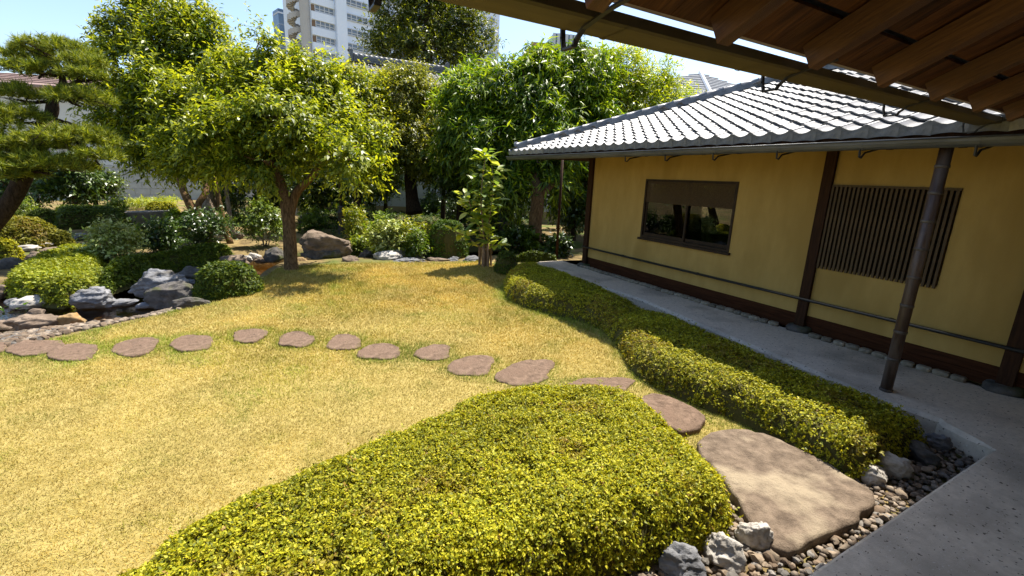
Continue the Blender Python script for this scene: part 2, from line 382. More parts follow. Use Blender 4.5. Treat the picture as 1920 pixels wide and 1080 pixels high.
# lawn sheet: everything between the stream, the hedges and the veranda gravel
shore = [G(x, y) for x, y in [(-400, 735), (-150, 688), (0, 660), (60, 647), (120, 634), (220, 611), (300, 592), (370, 571), (430, 555), (478, 540), (497, 520), (520, 504), (580, 498), (640, 495), (720, 493), (850, 492), (940, 491)]]
lawn_poly = [(p[0], p[1]) for p in shore]+[(4.1, 8.3), (4.3, 6.5), (4.1, 1.5), (-9, 1.5)]
lx = np.arange(-9, 4.5, .07); ly = np.arange(1.4, 9.6, .07)
XX, YY = np.meshgrid(lx, ly, indexing='ij'); idx = np.arange(XX.size).reshape(XX.shape)
ins = inside(XX, YY, lawn_poly)
k4 = ins[:-1, :-1] & ins[1:, :-1] & ins[1:, 1:] & ins[:-1, 1:]
F = np.stack([idx[:-1, :-1], idx[1:, :-1], idx[1:, 1:], idx[:-1, 1:]], -1)[k4]
me = np_mesh('lawn', np.stack([XX, YY, ground_z(XX, YY)+.006], -1).reshape(-1, 3), F, smooth=True)
lawn = link('lawn', me, M['lawn']); tag(lawn, 'sunlit dry lawn between the stream and the hedges', kind='structure')

# ---------------------------------------------------------------- paving
vf = MB().box((-9, -3.0, -.30), (5.60, .79, 0), .018).build('veranda_floor', M['concrete'])
tag(vf, 'shaded grey concrete veranda floor in the corner', kind='structure')
wk = [(5.58, .70), (5.58, 7.75)]+[tuple(G(x, y, 0)[:2]) for x, y in [(1098, 487), (1050, 488), (1010, 490), (1000, 495), (1060, 514), (1200, 560), (1350, 623), (1500, 684), (1643, 744), (1760, 785)]]+[(4.36, 1.10), (4.28, .92), (4.2, .70)]
area = sum(wk[i][0]*wk[(i+1) % len(wk)][1]-wk[(i+1) % len(wk)][0]*wk[i][1] for i in range(len(wk)))
if area < 0: wk = wk[::-1]
V = [(x, y, z) for z, in ((-.3,), (-.03,), (-.001,)) for x, y in wk]
n = len(wk); wkc = np.mean(wk, 0)
for i in range(n):
    p = np.array(wk[i]); a = np.array(wk[i-1]); b = np.array(wk[(i+1) % n]); t = unit(b-a); nrm = np.array([-t[1], t[0]])
    q = p+nrm*.03; V[2*n+i] = (q[0], q[1], -.001)
F = [(k*n+j, k*n+(j+1) % n, (k+1)*n+(j+1) % n, (k+1)*n+j) for k in range(2) for j in range(n)]+[tuple(2*n+j for j in range(n))]
o = MB().add(V, F).build('walkway', M['concrete']); tag(o, 'grey concrete walkway under the eave along the ochre wall', kind='structure')

# ================================================================ THE GARDEN HOUSE (ochre annex)
WX = 5.62; SC = WX/5.8476
house = empty('garden_house', (WX, 4.0, 0)); tag(house, 'low ochre plastered house with silver tiled hip roof and lattice window', 'house')
def hb(mb, name, m, parent=None, smooth=False):
    """builds a part whose vertices are in world coordinates under a thing that stands at an offset"""
    par = parent or house
    o = mb.build(name, m, par, smooth)
    o.matrix_parent_inverse = par.matrix_world.inverted() if par.parent is None else Matrix.Identity(4)
    return o
bpy.context.view_layer.update()
YC = AX(1111, 320, WX)[1]; YP = AX(1532, 450, WX)[1]; YR = 1.10; YEND = -2.5
wz0, wz1 = AX(1201, 444, WX)[2], AX(1212, 335.7, WX)[2]
wy0, wy1 = AX(1386.7, 340, WX)[1], AX(1212.3, 335.7, WX)[1]
lz0, lz1 = AX(1535, 499, WX)[2], wz1
ly0, ly1 = AX(1806.4, 351.8, WX)[1], YP-.05
TOPZ = 2.55; BASE = .20
mb = MB()                                          # front wall with openings, .16 thick
ys = [YEND, ly0, ly1, wy0, wy1, YC]
for a, b, hole in ((YEND, ly0, None), (ly0, ly1, (lz0, lz1)), (ly1, wy0, None), (wy0, wy1, (wz0, wz1)), (wy1, YC, None)):
    if hole: mb.box((WX, a, BASE), (WX+.16, b, hole[0])); mb.box((WX, a, hole[1]), (WX+.16, b, TOPZ))
    else: mb.box((WX, a, BASE), (WX+.16, b, TOPZ))
mb.box((WX+.16, YC-.16, BASE), (9.9, YC, TOPZ)); mb.box((9.74, YEND, 0), (9.9, YC-.16, TOPZ))
hb(mb, 'wall', M['stucco'])
mb = MB(); mb.box((WX+.02, YEND, 0), (WX+.12, YC-.02, .098)); hb(mb, 'skirting_board', M['skirt'])
mb = MB(); mb.box((WX+.012, YEND, .102), (WX+.12, YC-.02, .199)); hb(mb, 'skirting_board', M['skirt'])
for y, r in ((YC, .06), (YP, .055), (YR, .055)):
    p = hb(MB().box((WX-.045, y-r, .05), (WX+.065, y+r, TOPZ), .006), 'post', M['post'])
    rk = MB(); poly = [(WX+.0+.14*math.cos(t)*(1+.15*math.sin(3*t)), y+.15*math.sin(t)*(1+.1*math.cos(2*t))) for t in np.linspace(0, 6.283, 15)[:-1]]
    rk.prism(poly, -.01, .065, .03); hb(rk, 'base_stone', M['rock_dark'], smooth=True)
# rail in front of the wall
mb = MB(); zr = AX(1350, 523.7, WX-.06)[2]
mb.tube([(WX-.06, YEND, zr), (WX-.06, YC+.06, zr)], .017, 8); rail = hb(mb, 'rail', M['iron'], smooth=True)
for y in (6.0, 4.4, 2.0):
    hb(MB().box((WX-.05, y-.015, zr-.012), (WX+.002, y+.015, zr+.012)), 'rail_bracket', M['iron'])
# cobbles in a row at the foot of the wall
cob = []
for s in range(5):
    me = MB(); rr = random.Random(s)
    sq = lambda v: math.copysign(abs(v)**.55, v); pl = [((.042+rr.random()*.010)*sq(math.cos(t)), (.056+rr.random()*.009)*sq(math.sin(t))) for t in np.linspace(0, 6.283, 13)[:-1]]
    me.prism(pl, 0, .045, .012); m_ = me.mesh('cobble', True); m_.materials.append(M['cobble']); cob.append(m_)
y = 7.0; k = 0
while y > -.2:
    if min(abs(y-YP), abs(y-YR)) > .18:
        o = link('cobble', cob[k % 5], None, house); o.location = (WX-.10-WX+.012*math.sin(k*7.3), y-4.0, -.004)
        o.rotation_euler = (0, 0, (k % 2)*math.pi+.1*math.sin(k*3)); o.scale = (1, .88+.2*math.sin(k*2.1)**2, 1)
    y -= .125; k += 1
vary(M['cobble'], .6, 1.25)
# sliding window
win = hb(MB(), 'window', M['window_frame'])
d0, d1 = WX-.012, WX+.10
mb = MB(); fw = .035
mb.box((d0, wy0, wz0), (d1, wy1, wz0+fw)); mb.box((d0, wy0, wz1-fw), (d1, wy1, wz1)); mb.box((d0, wy0, wz0+fw), (d1, wy0+fw, wz1-fw)); mb.box((d0, wy1-fw, wz0+fw), (d1, wy1, wz1-fw))
win.data = mb.mesh('window'); win.data.materials.append(M['window_frame'])
def sub(mb, name, m, par, smooth=False):
    o = mb.build(name, m, par, smooth); o.matrix_parent_inverse = par.matrix_world.inverted(); return o
bpy.context.view_layer.update()
hb(MB().box((d0-.03, wy0-.03, wz0-.035), (WX-.002, wy1+.03, wz0-.002)), 'window_sill', M['window_frame'])
ym = (wy0+wy1)/2-.02
for (a, b, x) in ((wy0+fw, ym+.02, WX+.055), (ym-.02, wy1-fw, WX+.03)):
    s = MB(); st = .028
    s.box((x-.012, a, wz0+fw), (x+.012, b, wz0+fw+.05)); s.box((x-.012, a, wz1-fw-st), (x+.012, b, wz1-fw)); s.box((x-.012, a, wz0+fw+.05), (x+.012, a+st, wz1-fw-st)); s.box((x-.012, b-st, wz0+fw+.05), (x+.012, b, wz1-fw-st))
    sub(s, 'sash', M['window_frame'], win)
    sub(MB().box((x-.003, a+st, wz0+fw+.05), (x+.003, b-st, wz1-fw-st)), 'pane', M['glass'], win)
mb = MB(); zb = wz1-.36; z = wz1-fw
while z > zb: mb.box((WX+.004, wy0+fw, z-.010), (WX+.010, wy1-fw, z-.002)); z -= .011
sub(mb, 'reed_blind', M['blind'], win)
sub(MB().box((WX+.105, ym+.02, wz0+fw), (WX+.112, wy1-fw, zb-.01)), 'inner_screen', M['blind'], win)
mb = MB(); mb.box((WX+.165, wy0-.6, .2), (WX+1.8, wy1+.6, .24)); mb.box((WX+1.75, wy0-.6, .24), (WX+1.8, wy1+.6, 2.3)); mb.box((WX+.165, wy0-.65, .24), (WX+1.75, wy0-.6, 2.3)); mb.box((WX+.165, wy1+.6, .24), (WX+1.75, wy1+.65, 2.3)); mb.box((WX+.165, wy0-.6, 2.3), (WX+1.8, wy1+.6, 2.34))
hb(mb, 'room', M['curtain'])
# lattice window
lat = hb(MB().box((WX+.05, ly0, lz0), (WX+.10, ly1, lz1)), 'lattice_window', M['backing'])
bpy.context.view_layer.update()
sub(MB().box((WX-.02, ly0, lz1-.022), (WX+.05, ly1, lz1)), 'lattice_rail', M['slat'], lat); sub(MB().box((WX+.0, ly0, lz0-.0), (WX+.05, ly1, lz0+.012)), 'lattice_rail', M['slat'], lat)
ns = 26; sw = (ly1-ly0)/ns; sm = MB().box((-.024, -sw*.26, lz0-.02), (.024, sw*.26, lz1-.024)).mesh('slat'); sm.materials.append(M['slat'])
for i in range(ns):
    o = link('slat', sm, None, lat); o.matrix_parent_inverse = lat.matrix_world.inverted(); o.location = (WX-.002, ly0+sw*(i+.5), 0)

# ---- roof: pantiles
EX, EZ, TP = 4.48, 2.135, .375                      # eave edge, height, rise
YHIP = 8.25; RUN = 3.42; TW, TR = .207, .1745       # corner of the hip, run to the ridge, tile pitch across and up
sn = math.atan(TP); cs_, ss_ = math.cos(sn), math.sin(sn)
roof = hb(MB(), 'roof', M['tile_lip'])
mb = MB()
zt = lambda d: EZ+TP*d
A0 = (EX+.03, -4, zt(.03)-.035); A1 = (EX+.03, YHIP-.03, zt(.03)-.035); RG0 = (EX+RUN, YHIP-RUN, zt(RUN)-.035); RG1 = (EX+RUN, -4, zt(RUN)-.035)
B0 = (EX+2*RUN-.03, YHIP-.03, zt(.03)-.035); B1 = (EX+2*RUN-.03, -4, zt(.03)-.035)
lo = lambda p: (p[0], p[1], p[2]-.05)
mb.add([A0, A1, RG0, RG1, B0, B1, lo(A0), lo(A1), lo(RG0), lo(RG1), lo(B0), lo(B1)],
       [(0, 3, 2, 1), (1, 2, 4), (2, 3, 5, 4), (6, 7, 8, 9), (7, 10, 8), (8, 10, 11, 9), (0, 1, 7, 6), (1, 4, 10, 7), (4, 5, 11, 10), (0, 6, 9, 3), (3, 9, 11, 5)])
roof.data = mb.mesh('roof'); roof.data.materials.append(M['post'])
bpy.context.view_layer.update()
prof = [(0, .034), (.08, .041), (.17, .036), (.30, .018), (.44, .005), (.60, .0), (.75, .005), (.88, .018), (1.0, .033)]
def tile_mesh(lip):
    V = []; F = []; n = len(prof); ln = TR/cs_+.035; th = .014
    for v, lift in ((0, .026), (ln, .0)):
        for u, z in prof: V.append((-(u-.5)*TW, v, z+lift))          # x: along the eave (to -Y of the house), y: up the slope
    for u, z in prof: V.append((-(u-.5)*TW, 0, z+.026-th))
    F += [(k, n+k, n+k+1, k+1) for k in range(n-1)]; F += [(2*n+k, k, k+1, 2*n+k+1) for k in range(n-1)]
    F += [(0, 2*n, n), (n-1, 2*n-1, 3*n-1)]
    m = MB().add(V, F).mesh('roof_tile', True); m.materials.append(M['tile'])
    if lip:
        m2 = MB().add(V, F); b = m2.n
        for u, z in prof: m2.v.append((-(u-.5)*TW, -.010, z+.024))
        for u, z in prof: m2.v.append((-(u-.5)*TW, -.010-.022, -.045+ .012*math.sin(u*math.pi)))
        m2.n += 2*n
        m2.f += [(b+n+k, b+k, b+k+1, b+n+k+1) for k in range(n-1)]+[(k, k+1, b+k+1, b+k) for k in range(n-1)]
        m = m2.mesh('eave_tile', False); m.materials.append(M['tile']); m.materials.append(M['tile_lip'])
        mi = np.zeros(len(m.polygons), np.int32); mi[-2*(n-1):] = 1; m.polygons.foreach_set('material_index', mi)
    for p_ in m.polygons: p_.use_smooth = True
    m.set_sharp_from_angle(angle=R(50)); return m
tm, te = tile_mesh(False), tile_mesh(True)
Mt = Matrix(((0, cs_, -ss_, 0), (-1, 0, 0, 0), (0, ss_, cs_, 0), (0, 0, 0, 1)))
# local x -> -Y , local y -> up slope (+X,+Z), local z -> roof normal
spots = []
nc = int((YHIP-.6)/TW); nr = int(RUN/TR)+1
for c in range(nc):
    y = YHIP-.10-c*TW
    for r in range(nr):
        d = r*TR
        if d > (YHIP-y)-.02 or d > RUN-.05: continue
        spots.append((c, r, y, d, np.array([EX+d, y, zt(d)])))
S = np.array([s[4] for s in spots]); q = PX(S); wdp = (S-CAM)@_f
vis = (q[:, 0] < 1930) & (q[:, 1] > 30+(q[:, 0]-926.7)*.2285-12)
order = np.argsort(np.where(vis, wdp, wdp+100))
chosen = set(order[:298].tolist()); rest = MB()
for i, (c, r, y, d, p) in enumerate(spots):
    jit = random.Random(i); dz = jit.uniform(-.003, .004)
    mw = Matrix.Translation((p[0], p[1], p[2]+dz)) @ Mt @ Matrix.Rotation(jit.uniform(-.012, .012), 4, 'Z')
    if i in chosen:
        o = link('roof_tile', te if r == 0 else tm, None, roof); o.matrix_parent_inverse = roof.matrix_world.inverted(); o.matrix_world = mw
    else:
        src = te if r == 0 else tm
        rest.add([mw @ v.co for v in src.vertices], [tuple(pp.vertices) for pp in src.polygons])
# end slope facing the garden's far side, and the back slope: joined
Me = Matrix(((-1, 0, 0, 0), (0, -cs_, ss_, 0), (0, ss_, cs_, 0), (0, 0, 0, 1)))
x = EX+.1
while x < EX+2*RUN-.1:
    half = min(x-EX, EX+2*RUN-x); r = 0
    while r*TR < half-.02:
        d = r*TR; mw = Matrix.Translation((x, YHIP-d, zt(d))) @ Me; src = te if r == 0 else tm
        rest.add([mw @ v.co for v in src.vertices], [tuple(pp.vertices) for pp in src.polygons]); r += 1
    x += TW
o = sub(rest, 'far_roof_tiles', M['tile'], roof); tag(o, kind='stuff')
# hip and ridge courses
def course(a, b, par, cap=.052):
    a = np.array(a); b = np.array(b); L = np.linalg.norm(b-a); t = (b-a)/L; s = unit(np.cross(t, [0, 0, 1.0])); u = np.cross(s, t)
    for k, (wd_, z0, z1) in enumerate(((.085, .0, .045), (.075, .047, .075))):
        sub(MB().obox((a+b)/2+u*((z0+z1)/2), t, s, u, L/2, wd_, (z1-z0)/2), 'ridge_course', M['ridge'], par)
    n = int(L/.26)
    for i in range(n):
        p0 = a+t*(L*i/n); p1 = a+t*(L*(i+1)/n)
        V = []; Fq = []
        for p, sc_ in ((p0-t*.01, 1.08), (p0+t*.025, 1.08), (p0+t*.026, 1.0), (p1, .97)):
            for k in range(9):
                th = math.pi*k/8; V.append(p+u*(.075+math.sin(th)*cap*sc_)+s*math.cos(th)*cap*1.25*sc_)
        for j in range(3): Fq += [(j*9+k, j*9+k+1, (j+1)*9+k+1, (j+1)*9+k) for k in range(8)]
        Fq += [tuple(range(9)), tuple(27+k for k in range(8, -1, -1))]
        sub(MB().add(V, Fq), 'ridge_tile', M['ridge'], par, True)
h0 = (EX+.10, YHIP-.10, zt(.10)+.02); h1 = (EX+RUN, YHIP-RUN, zt(RUN)+.03)
course(h0, h1, roof); course(h1, (EX+RUN, 1.0, zt(RUN)+.03), roof, .07)
course((EX+2*RUN-.1, YHIP-.1, zt(.1)+.02), h1, roof)
d_ = unit(np.array(h0)-np.array(h1)); sd = unit(np.cross(d_, [0, 0, 1.0]))
sub(MB().tube([np.array(h0)-d_*.02+np.array([0, 0, .07]), np.array(h0)+d_*.03+np.array([0, 0, .07])], .085, 12), 'ridge_end_tile', M['ridge'], roof)
# eave timbers: rafters under the roof slab and the fascia
rm = MB().box((-.1, -.024, -.035), (1.35, .024, .035)).mesh('rafter'); rm.materials.append(M['post'])
y = YHIP-.5
while y > .9:
    o = link('rafter', rm, None, house); o.matrix_parent_inverse = house.matrix_world.inverted()
    o.matrix_world = Matrix.Translation((EX+.14, y, zt(.14)-.13)) @ Matrix.Rotation(-sn, 4, 'Y'); y -= .45
# gutter: half-round trough, bands and hooks
gy0, gy1 = 1.06, YHIP+.08; gX, gZ = 4.50, 2.055
V = []; F = []
for y in (gy0, gy1):
    for k in range(9):
        th = math.pi+math.pi*k/8; V.append((gX+.058*math.cos(th), y, gZ+.058*math.sin(th)*1.1))
    for k in range(9):
        th = 2*math.pi-math.pi*k/8; V.append((gX+.053*math.cos(th), y, gZ+.002+.053*math.sin(th)*1.1))
F = [(k, 18+k, 18+(k+1) % 18, (k+1) % 18) for k in range(18)]+[tuple(range(17, -1, -1)), tuple(18+k for k in range(18))]
gut = hb(MB().add(V, F), 'gutter', M['gutter'], smooth=False); bpy.context.view_layer.update()
sub(MB().tube([(gX-.060, gy0, gZ+.002), (gX-.060, gy1, gZ+.002)], .008, 6), 'gutter_bead', M['gutter'], gut, True)
bands = [AX(x_, y_, gX-.06)[1] for x_, y_ in ((1240, 285), (1340, 280), (1460, 275), (1615, 268), (1835, 258))]
for y in bands+[5.6, 6.6, 7.6]:
    V = []
    for yy in (y-.012, y+.012):
        for k in range(9): th = math.pi+math.pi*k/8; V.append((gX+.0625*math.cos(th), yy, gZ+.0625*math.sin(th)*1.1))
    sub(MB().add(V, [(k, 9+k, 10+k, k+1) for k in range(8)]), 'gutter_band', M['gutter'], gut)
hk = [AX(x_, y_, gX)[1] for x_, y_ in ((1175, 297), (1250, 295), (1340, 292), (1460, 288), (1615, 286), (1832, 283))]+[7.2]
for y in hk:
    m_ = MB(); m_.tube([(gX-.03, y, gZ-.05), (gX-.02, y, gZ-.12), (gX+.01, y, gZ-.125), (gX+.06, y, gZ-.08), (gX+.16, y, gZ-.06), (gX+.30, y, gZ-.03)], .009, 5)
    sub(m_, 'gutter_hook', M['iron'], gut)
sub(MB().box((gX-.07, gy0-.014, gZ-.075), (gX+.07, gy0, gZ+.012)), 'gutter_end_cap', M['iron'], gut)
# bamboo-patterned downpipe and the thin far post
BX, BY = G(1655.6, 752, -.1)[:2]
mb = MB(); bz1 = gZ-.05; bp = hb(mb.tube([(BX, BY, -.2), (BX, BY, .8), (BX, BY, bz1)], .043, 14), 'downpipe', M['bamboo'], smooth=True); bpy.context.view_layer.update()
for py in (730, 673, 622, 573, 520, 467, 415, 362, 312):
    z = AX(1655.6+(752-py)*.2514, py, BX)[2]
    V = MB().lathe((BX, BY, z), [(.0432, -.012), (.049, -.006), (.046, 0), (.049, .006), (.0432, .012)], 14)
    sub(V, 'node_ring', M['bamboo_node'], bp, True)
FPX_, FPY_ = G(1043.3, 481.7, -.1)[:2]
hb(MB().tube([(FPX_, FPY_, -.25), (FPX_, FPY_, 2.15)], .03, 8), 'eave_post', M['post'], smooth=True)

# ================================================================ THE VERANDA ROOF overhead
ver = empty('veranda_roof', (0, -1.4, 0)); tag(ver, 'timber veranda eave with dark red-brown rafters, boards and olive gutter overhead', 'eave')
bpy.context.view_layer.update()
def vb(mb, name, m, smooth=False): return sub(mb, name, m, ver, smooth)
RS = .47; ry0, rz0 = 1.15, 2.117; a_ = math.atan(RS); XR1 = 4.62
ralen = 3.2
rh = AY(1502, 93, 1.15)[2]-AY(1509, 125, 1.15)[2]; rh = .098; rw = .030
up = np.array([0, -math.sin(math.atan(-RS))*0, 0])
t_ = np.array([0, -math.cos(a_), math.sin(a_)]); n_ = np.array([0, math.sin(a_), math.cos(a_)]); xh = np.array([1.0, 0, 0])
raf = MB().box((-rw, -ralen, 0), (rw, 0, rh)).mesh('rafter'); raf.materials.append(M['rafter'])
xr = 1.955+rw-.552*20
while xr < XR1:
    if xr > -6.5:
        o = link('rafter', raf, None, ver); o.matrix_parent_inverse = ver.matrix_world.inverted(); o.location = (xr, ry0, rz0); o.rotation_euler = (-a_, 0, 0)
    xr += .552
def plane_z(y): return rz0+RS*(ry0-y)+rh/math.cos(a_)
# boards: three per bay, butt jointed at Y = 1.05
bmesh_ = {}; bt = .018; bxs = np.arange(1.955+rw-.552*15, XR1, .184)
for i, x in enumerate(bxs):
    for (ya, yb, dz) in ((1.225, 1.062, .0), (1.042, -.55, .006), (-.56, -2.4, .006)):
        A = np.array([x+.092, ya, plane_z(ya)+.003+dz]); B = np.array([x+.092, yb, plane_z(yb)+.003+dz])
        key = round(np.linalg.norm(B-A), 3)
        if key not in bmesh_: bmesh_[key] = MB().box((-.0905, -key, 0), (.0905, 0, bt)).mesh('roof_board'); bmesh_[key].materials.append(M['board'])
        o = link('roof_board', bmesh_[key], None, ver); o.matrix_parent_inverse = ver.matrix_world.inverted(); o.location = A; o.rotation_euler = (-a_, 0, 0)
# batten along the eave and the roofing above
vb(MB().box((-6.4, 1.226, plane_z(1.226)+.012), (XR1, 1.262, plane_z(1.226)+.03)), 'eave_batten', M['batten'])
yT, zT = 1.315, plane_z(1.23)+.034
V = [(-6.5, yT, zT), (XR1, yT, zT), (XR1, -2.6, plane_z(-2.6)+.07), (-6.5, -2.6, plane_z(-2.6)+.07)]
V += [(x, y, z+.08) for x, y, z in V]
vb(MB().add(V, [(0, 3, 2, 1), (4, 5, 6, 7), (0, 1, 5, 4), (1, 2, 6, 5), (2, 3, 7, 6), (3, 0, 4, 7)]), 'tile_bed', M['ridge'])
rt = MB(); x = -6.4
while x < XR1-.1:
    for r in range(3):
        d = r*TR; mw = Matrix.Translation((x+.1, yT+.02-d, zT+.085+RS*d)) @ Matrix(((-1, 0, 0, 0), (0, -math.cos(a_), math.sin(a_), 0), (0, math.sin(a_), math.cos(a_), 0), (0, 0, 0, 1)))
        rt.add([mw @ v_.co for v_ in tm.vertices], [tuple(pp.vertices) for pp in tm.polygons])
    x += TW
o = vb(rt, 'roof_tiles', M['tile']); tag(o, kind='stuff')
# box gutter
gz = CAMZ+.343*1.42; gyb, gyf = 1.256, 1.42; gt = 2.176
mb = MB(); prof_g = [(gyb, gt), (gyb, gz+.006), (gyb+.012, gz), (gyf-.03, gz-.002), (gyf-.008, gz+.012), (gyf, gz+.045), (gyf, gt-.01), (gyf-.006, gt-.01), (gyf-.006, gz+.05), (gyf-.02, gz+.02), (gyb+.016, gz+.01), (gyb+.006, gt)]
V = [(x, y, z) for x in (-6.5, XR1+.02) for y, z in prof_g]; n = len(prof_g)
vg = vb(MB().add(V, [(k, (k+1) % n, n+(k+1) % n, n+k) for k in range(n)]), 'gutter', M['gutter_old']); bpy.context.view_layer.update()
for px_ in (1120, 1372, 1560, 1716):
    x = AY(px_, 30+(px_-926.7)*.2285, gyf)[0]
    V = [(x+e, y*1.0+(.003 if y > 1.3 else -.003), z-.002) for e in (-.008, .008) for y, z in prof_g[1:6]]
    sub(MB().add(V, [(k, k+1, 6+k, 5+k) for k in range(4)]), 'gutter_joint', M['gutter_old'], vg)
for (bx, by) in ((1062, 88), (1437, 170), (1663, 219), (1812, 247), (700, -10)):
    x = AY(bx, by, 1.40)[0]
    pts = [(x+.02, 1.13, 2.165), (x+.01, 1.22, 2.15), (x, 1.31, 2.125), (x, 1.345, 2.098), (x, 1.355, 2.082), (x, 1.415, 2.082), (x, 1.425, 2.12), (x, 1.43, 2.17)]
    m_ = MB()
    for i in range(len(pts)-1):
        A = np.array(pts[i]); B = np.array(pts[i+1]); t = unit(B-A); s = xh-t*(xh@t); s = unit(s); m_.obox((A+B)/2, t, s, np.cross(t, s), np.linalg.norm(B-A)/2+.003, .009, .0035)
    sub(m_, 'gutter_bracket', M['iron'], vg)
# the house behind the veranda
mh = empty('main_house', (0, -2.2, 0)); tag(mh, 'main house behind the veranda', 'house'); bpy.context.view_layer.update()
sub(MB().box((-6.5, -2.4, 0), (5.6, -2.2, 3.7)), 'wall', M['bounce_wall'], mh)  # unseen wall, its white chosen to bounce light onto the veranda floor
for x in (-6, -4, -2, 0, 2, 4): sub(MB().box((x-.06, -2.2, 0), (x+.06, -2.12, 3.55)), 'post', M['post'], mh)

# ================================================================ FOLIAGE BUILDERS
def pick(cols, n, r=rng, power=1.0):
    cols = np.array(cols); t = r.random(n)**power*(len(cols)-1); i = np.minimum(t.astype(int), len(cols)-2); f = (t-i)[:, None]
    return cols[i]*(1-f)+cols[i+1]*f
def leaves(name, Pp, D, N, L, Wd, colr, m, parent, fold=.18, droop=.12, kind=None):
    D = unit(D); S = unit(np.cross(D, N)); N = np.cross(S, D); L = np.asarray(L)[:, None]; Wd = np.asarray(Wd)[:, None]
    a = Pp; b = Pp+D*L*.42+S*Wd*.5+N*Wd*fold; c = Pp+D*L-N*L*droop; d = Pp+D*L*.42-S*Wd*.5+N*Wd*fold
    V = np.stack([a, b, c, d], 1).reshape(-1, 3); F = np.arange(len(V)).reshape(-1, 4)
    o = link(name, np_mesh(name, V, F, colr), m, parent)
    if parent is not None: o.matrix_parent_inverse = Matrix.Translation(parent.location).inverted()
    return o
def rand_dir(n, r=rng): return unit(r.normal(size=(n, 3)))
def crown_leaves(blobs, n_leaf, L, aspect, cols, twig=.38, per=9, up=.35, droop=.25, leaf_droop=.5, clump=.33, tipcol=None, r=rng, shell=.55, shoots=.10):
    """blobs: (centre, (rx,ry,rz)).  Leafy twigs grow out of clumps spread through the crown's volume."""
    vol = np.array([abs(b[1][0]*b[1][1]*b[1][2])**(2/3) for b in blobs]); vol = vol/vol.sum()
    PP = []; DD = []; NN = []; LL = []; CC = []
    for (c, rad), v in zip(blobs, vol):
        c = np.asarray(c); rad = np.asarray(rad)
        nt = max(6, int(n_leaf*v/per)); ncl = max(4, int(nt/14))
        cd_ = rand_dir(ncl, r); cr = (shell+(1-shell)*r.random(ncl))**.8*(.55+.6*r.random(ncl)**.6)
        cc = c+cd_*cr[:, None]*rad*.88
        bright = r.random(ncl)
        k = r.integers(0, ncl, nt)
        base = cc[k]+r.normal(size=(nt, 3))*rad*clump*.42
        out = unit(unit((base-c)/rad)*.9+rand_dir(nt, r)*.75+np.array([0, 0, up]))
        tl = twig*(.55+.9*r.random(nt))
        sh = (r.random(nt) < shoots) & (base[:, 2] > c[2]+rad[2]*.35); tl = np.where(sh, twig*2.0, tl); out = np.where(sh[:, None], unit(out*.35+np.array([0, 0, 1.0])+rand_dir(nt, r)*.25), out)
        oc = unit((base-c)/rad)
        for j in range(per):
            t = (j+.5+.4*r.random(nt))/per
            p = base+out*(tl*t)[:, None]+np.array([0, 0, -1])*(droop*tl*t*t)[:, None]
            side = unit(np.cross(out, rand_dir(nt, r)))
            d = unit(out*(.35+.5*t[:, None])+side*.9+np.array([0, 0, -leaf_droop])*r.random(nt)[:, None])
            n = unit(np.array([.3, .1, .9])+oc*.55+r.normal(size=(nt, 3))*.34)
            PP.append(p); DD.append(d); NN.append(n); LL.append(L*(.6+.7*r.random(nt)))
            col = pick(cols, nt, r)*(.8+.4*bright[k])[:, None]
            if tipcol is not None:
                w_ = (np.clip(t*1.5-.6, 0, 1)*(r.random(nt) < .75)*(.3+.7*bright[k]))[:, None]; col = col*(1-w_)+np.array(tipcol)*w_
            CC.append(col)
    return np.concatenate(PP), np.concatenate(DD), np.concatenate(NN), np.concatenate(LL), np.concatenate(CC)
def limb(mb, a, b, r0, r1, sag=.15, seed=0, n=6):
    a = np.asarray(a); b = np.asarray(b); rr = np.random.default_rng(seed); L = np.linalg.norm(b-a)
    m1 = a+(b-a)*.35+rr.normal(size=3)*L*.07+np.array([0, 0, sag*L*.4]); m2 = a+(b-a)*.7+rr.normal(size=3)*L*.07+np.array([0, 0, sag*L*.3])
    pts = catmull([a, m1, m2, b], 3); mb.tube(pts, list(np.linspace(r0, r1, len(pts))), n, ridge=.06, seed=seed); return pts
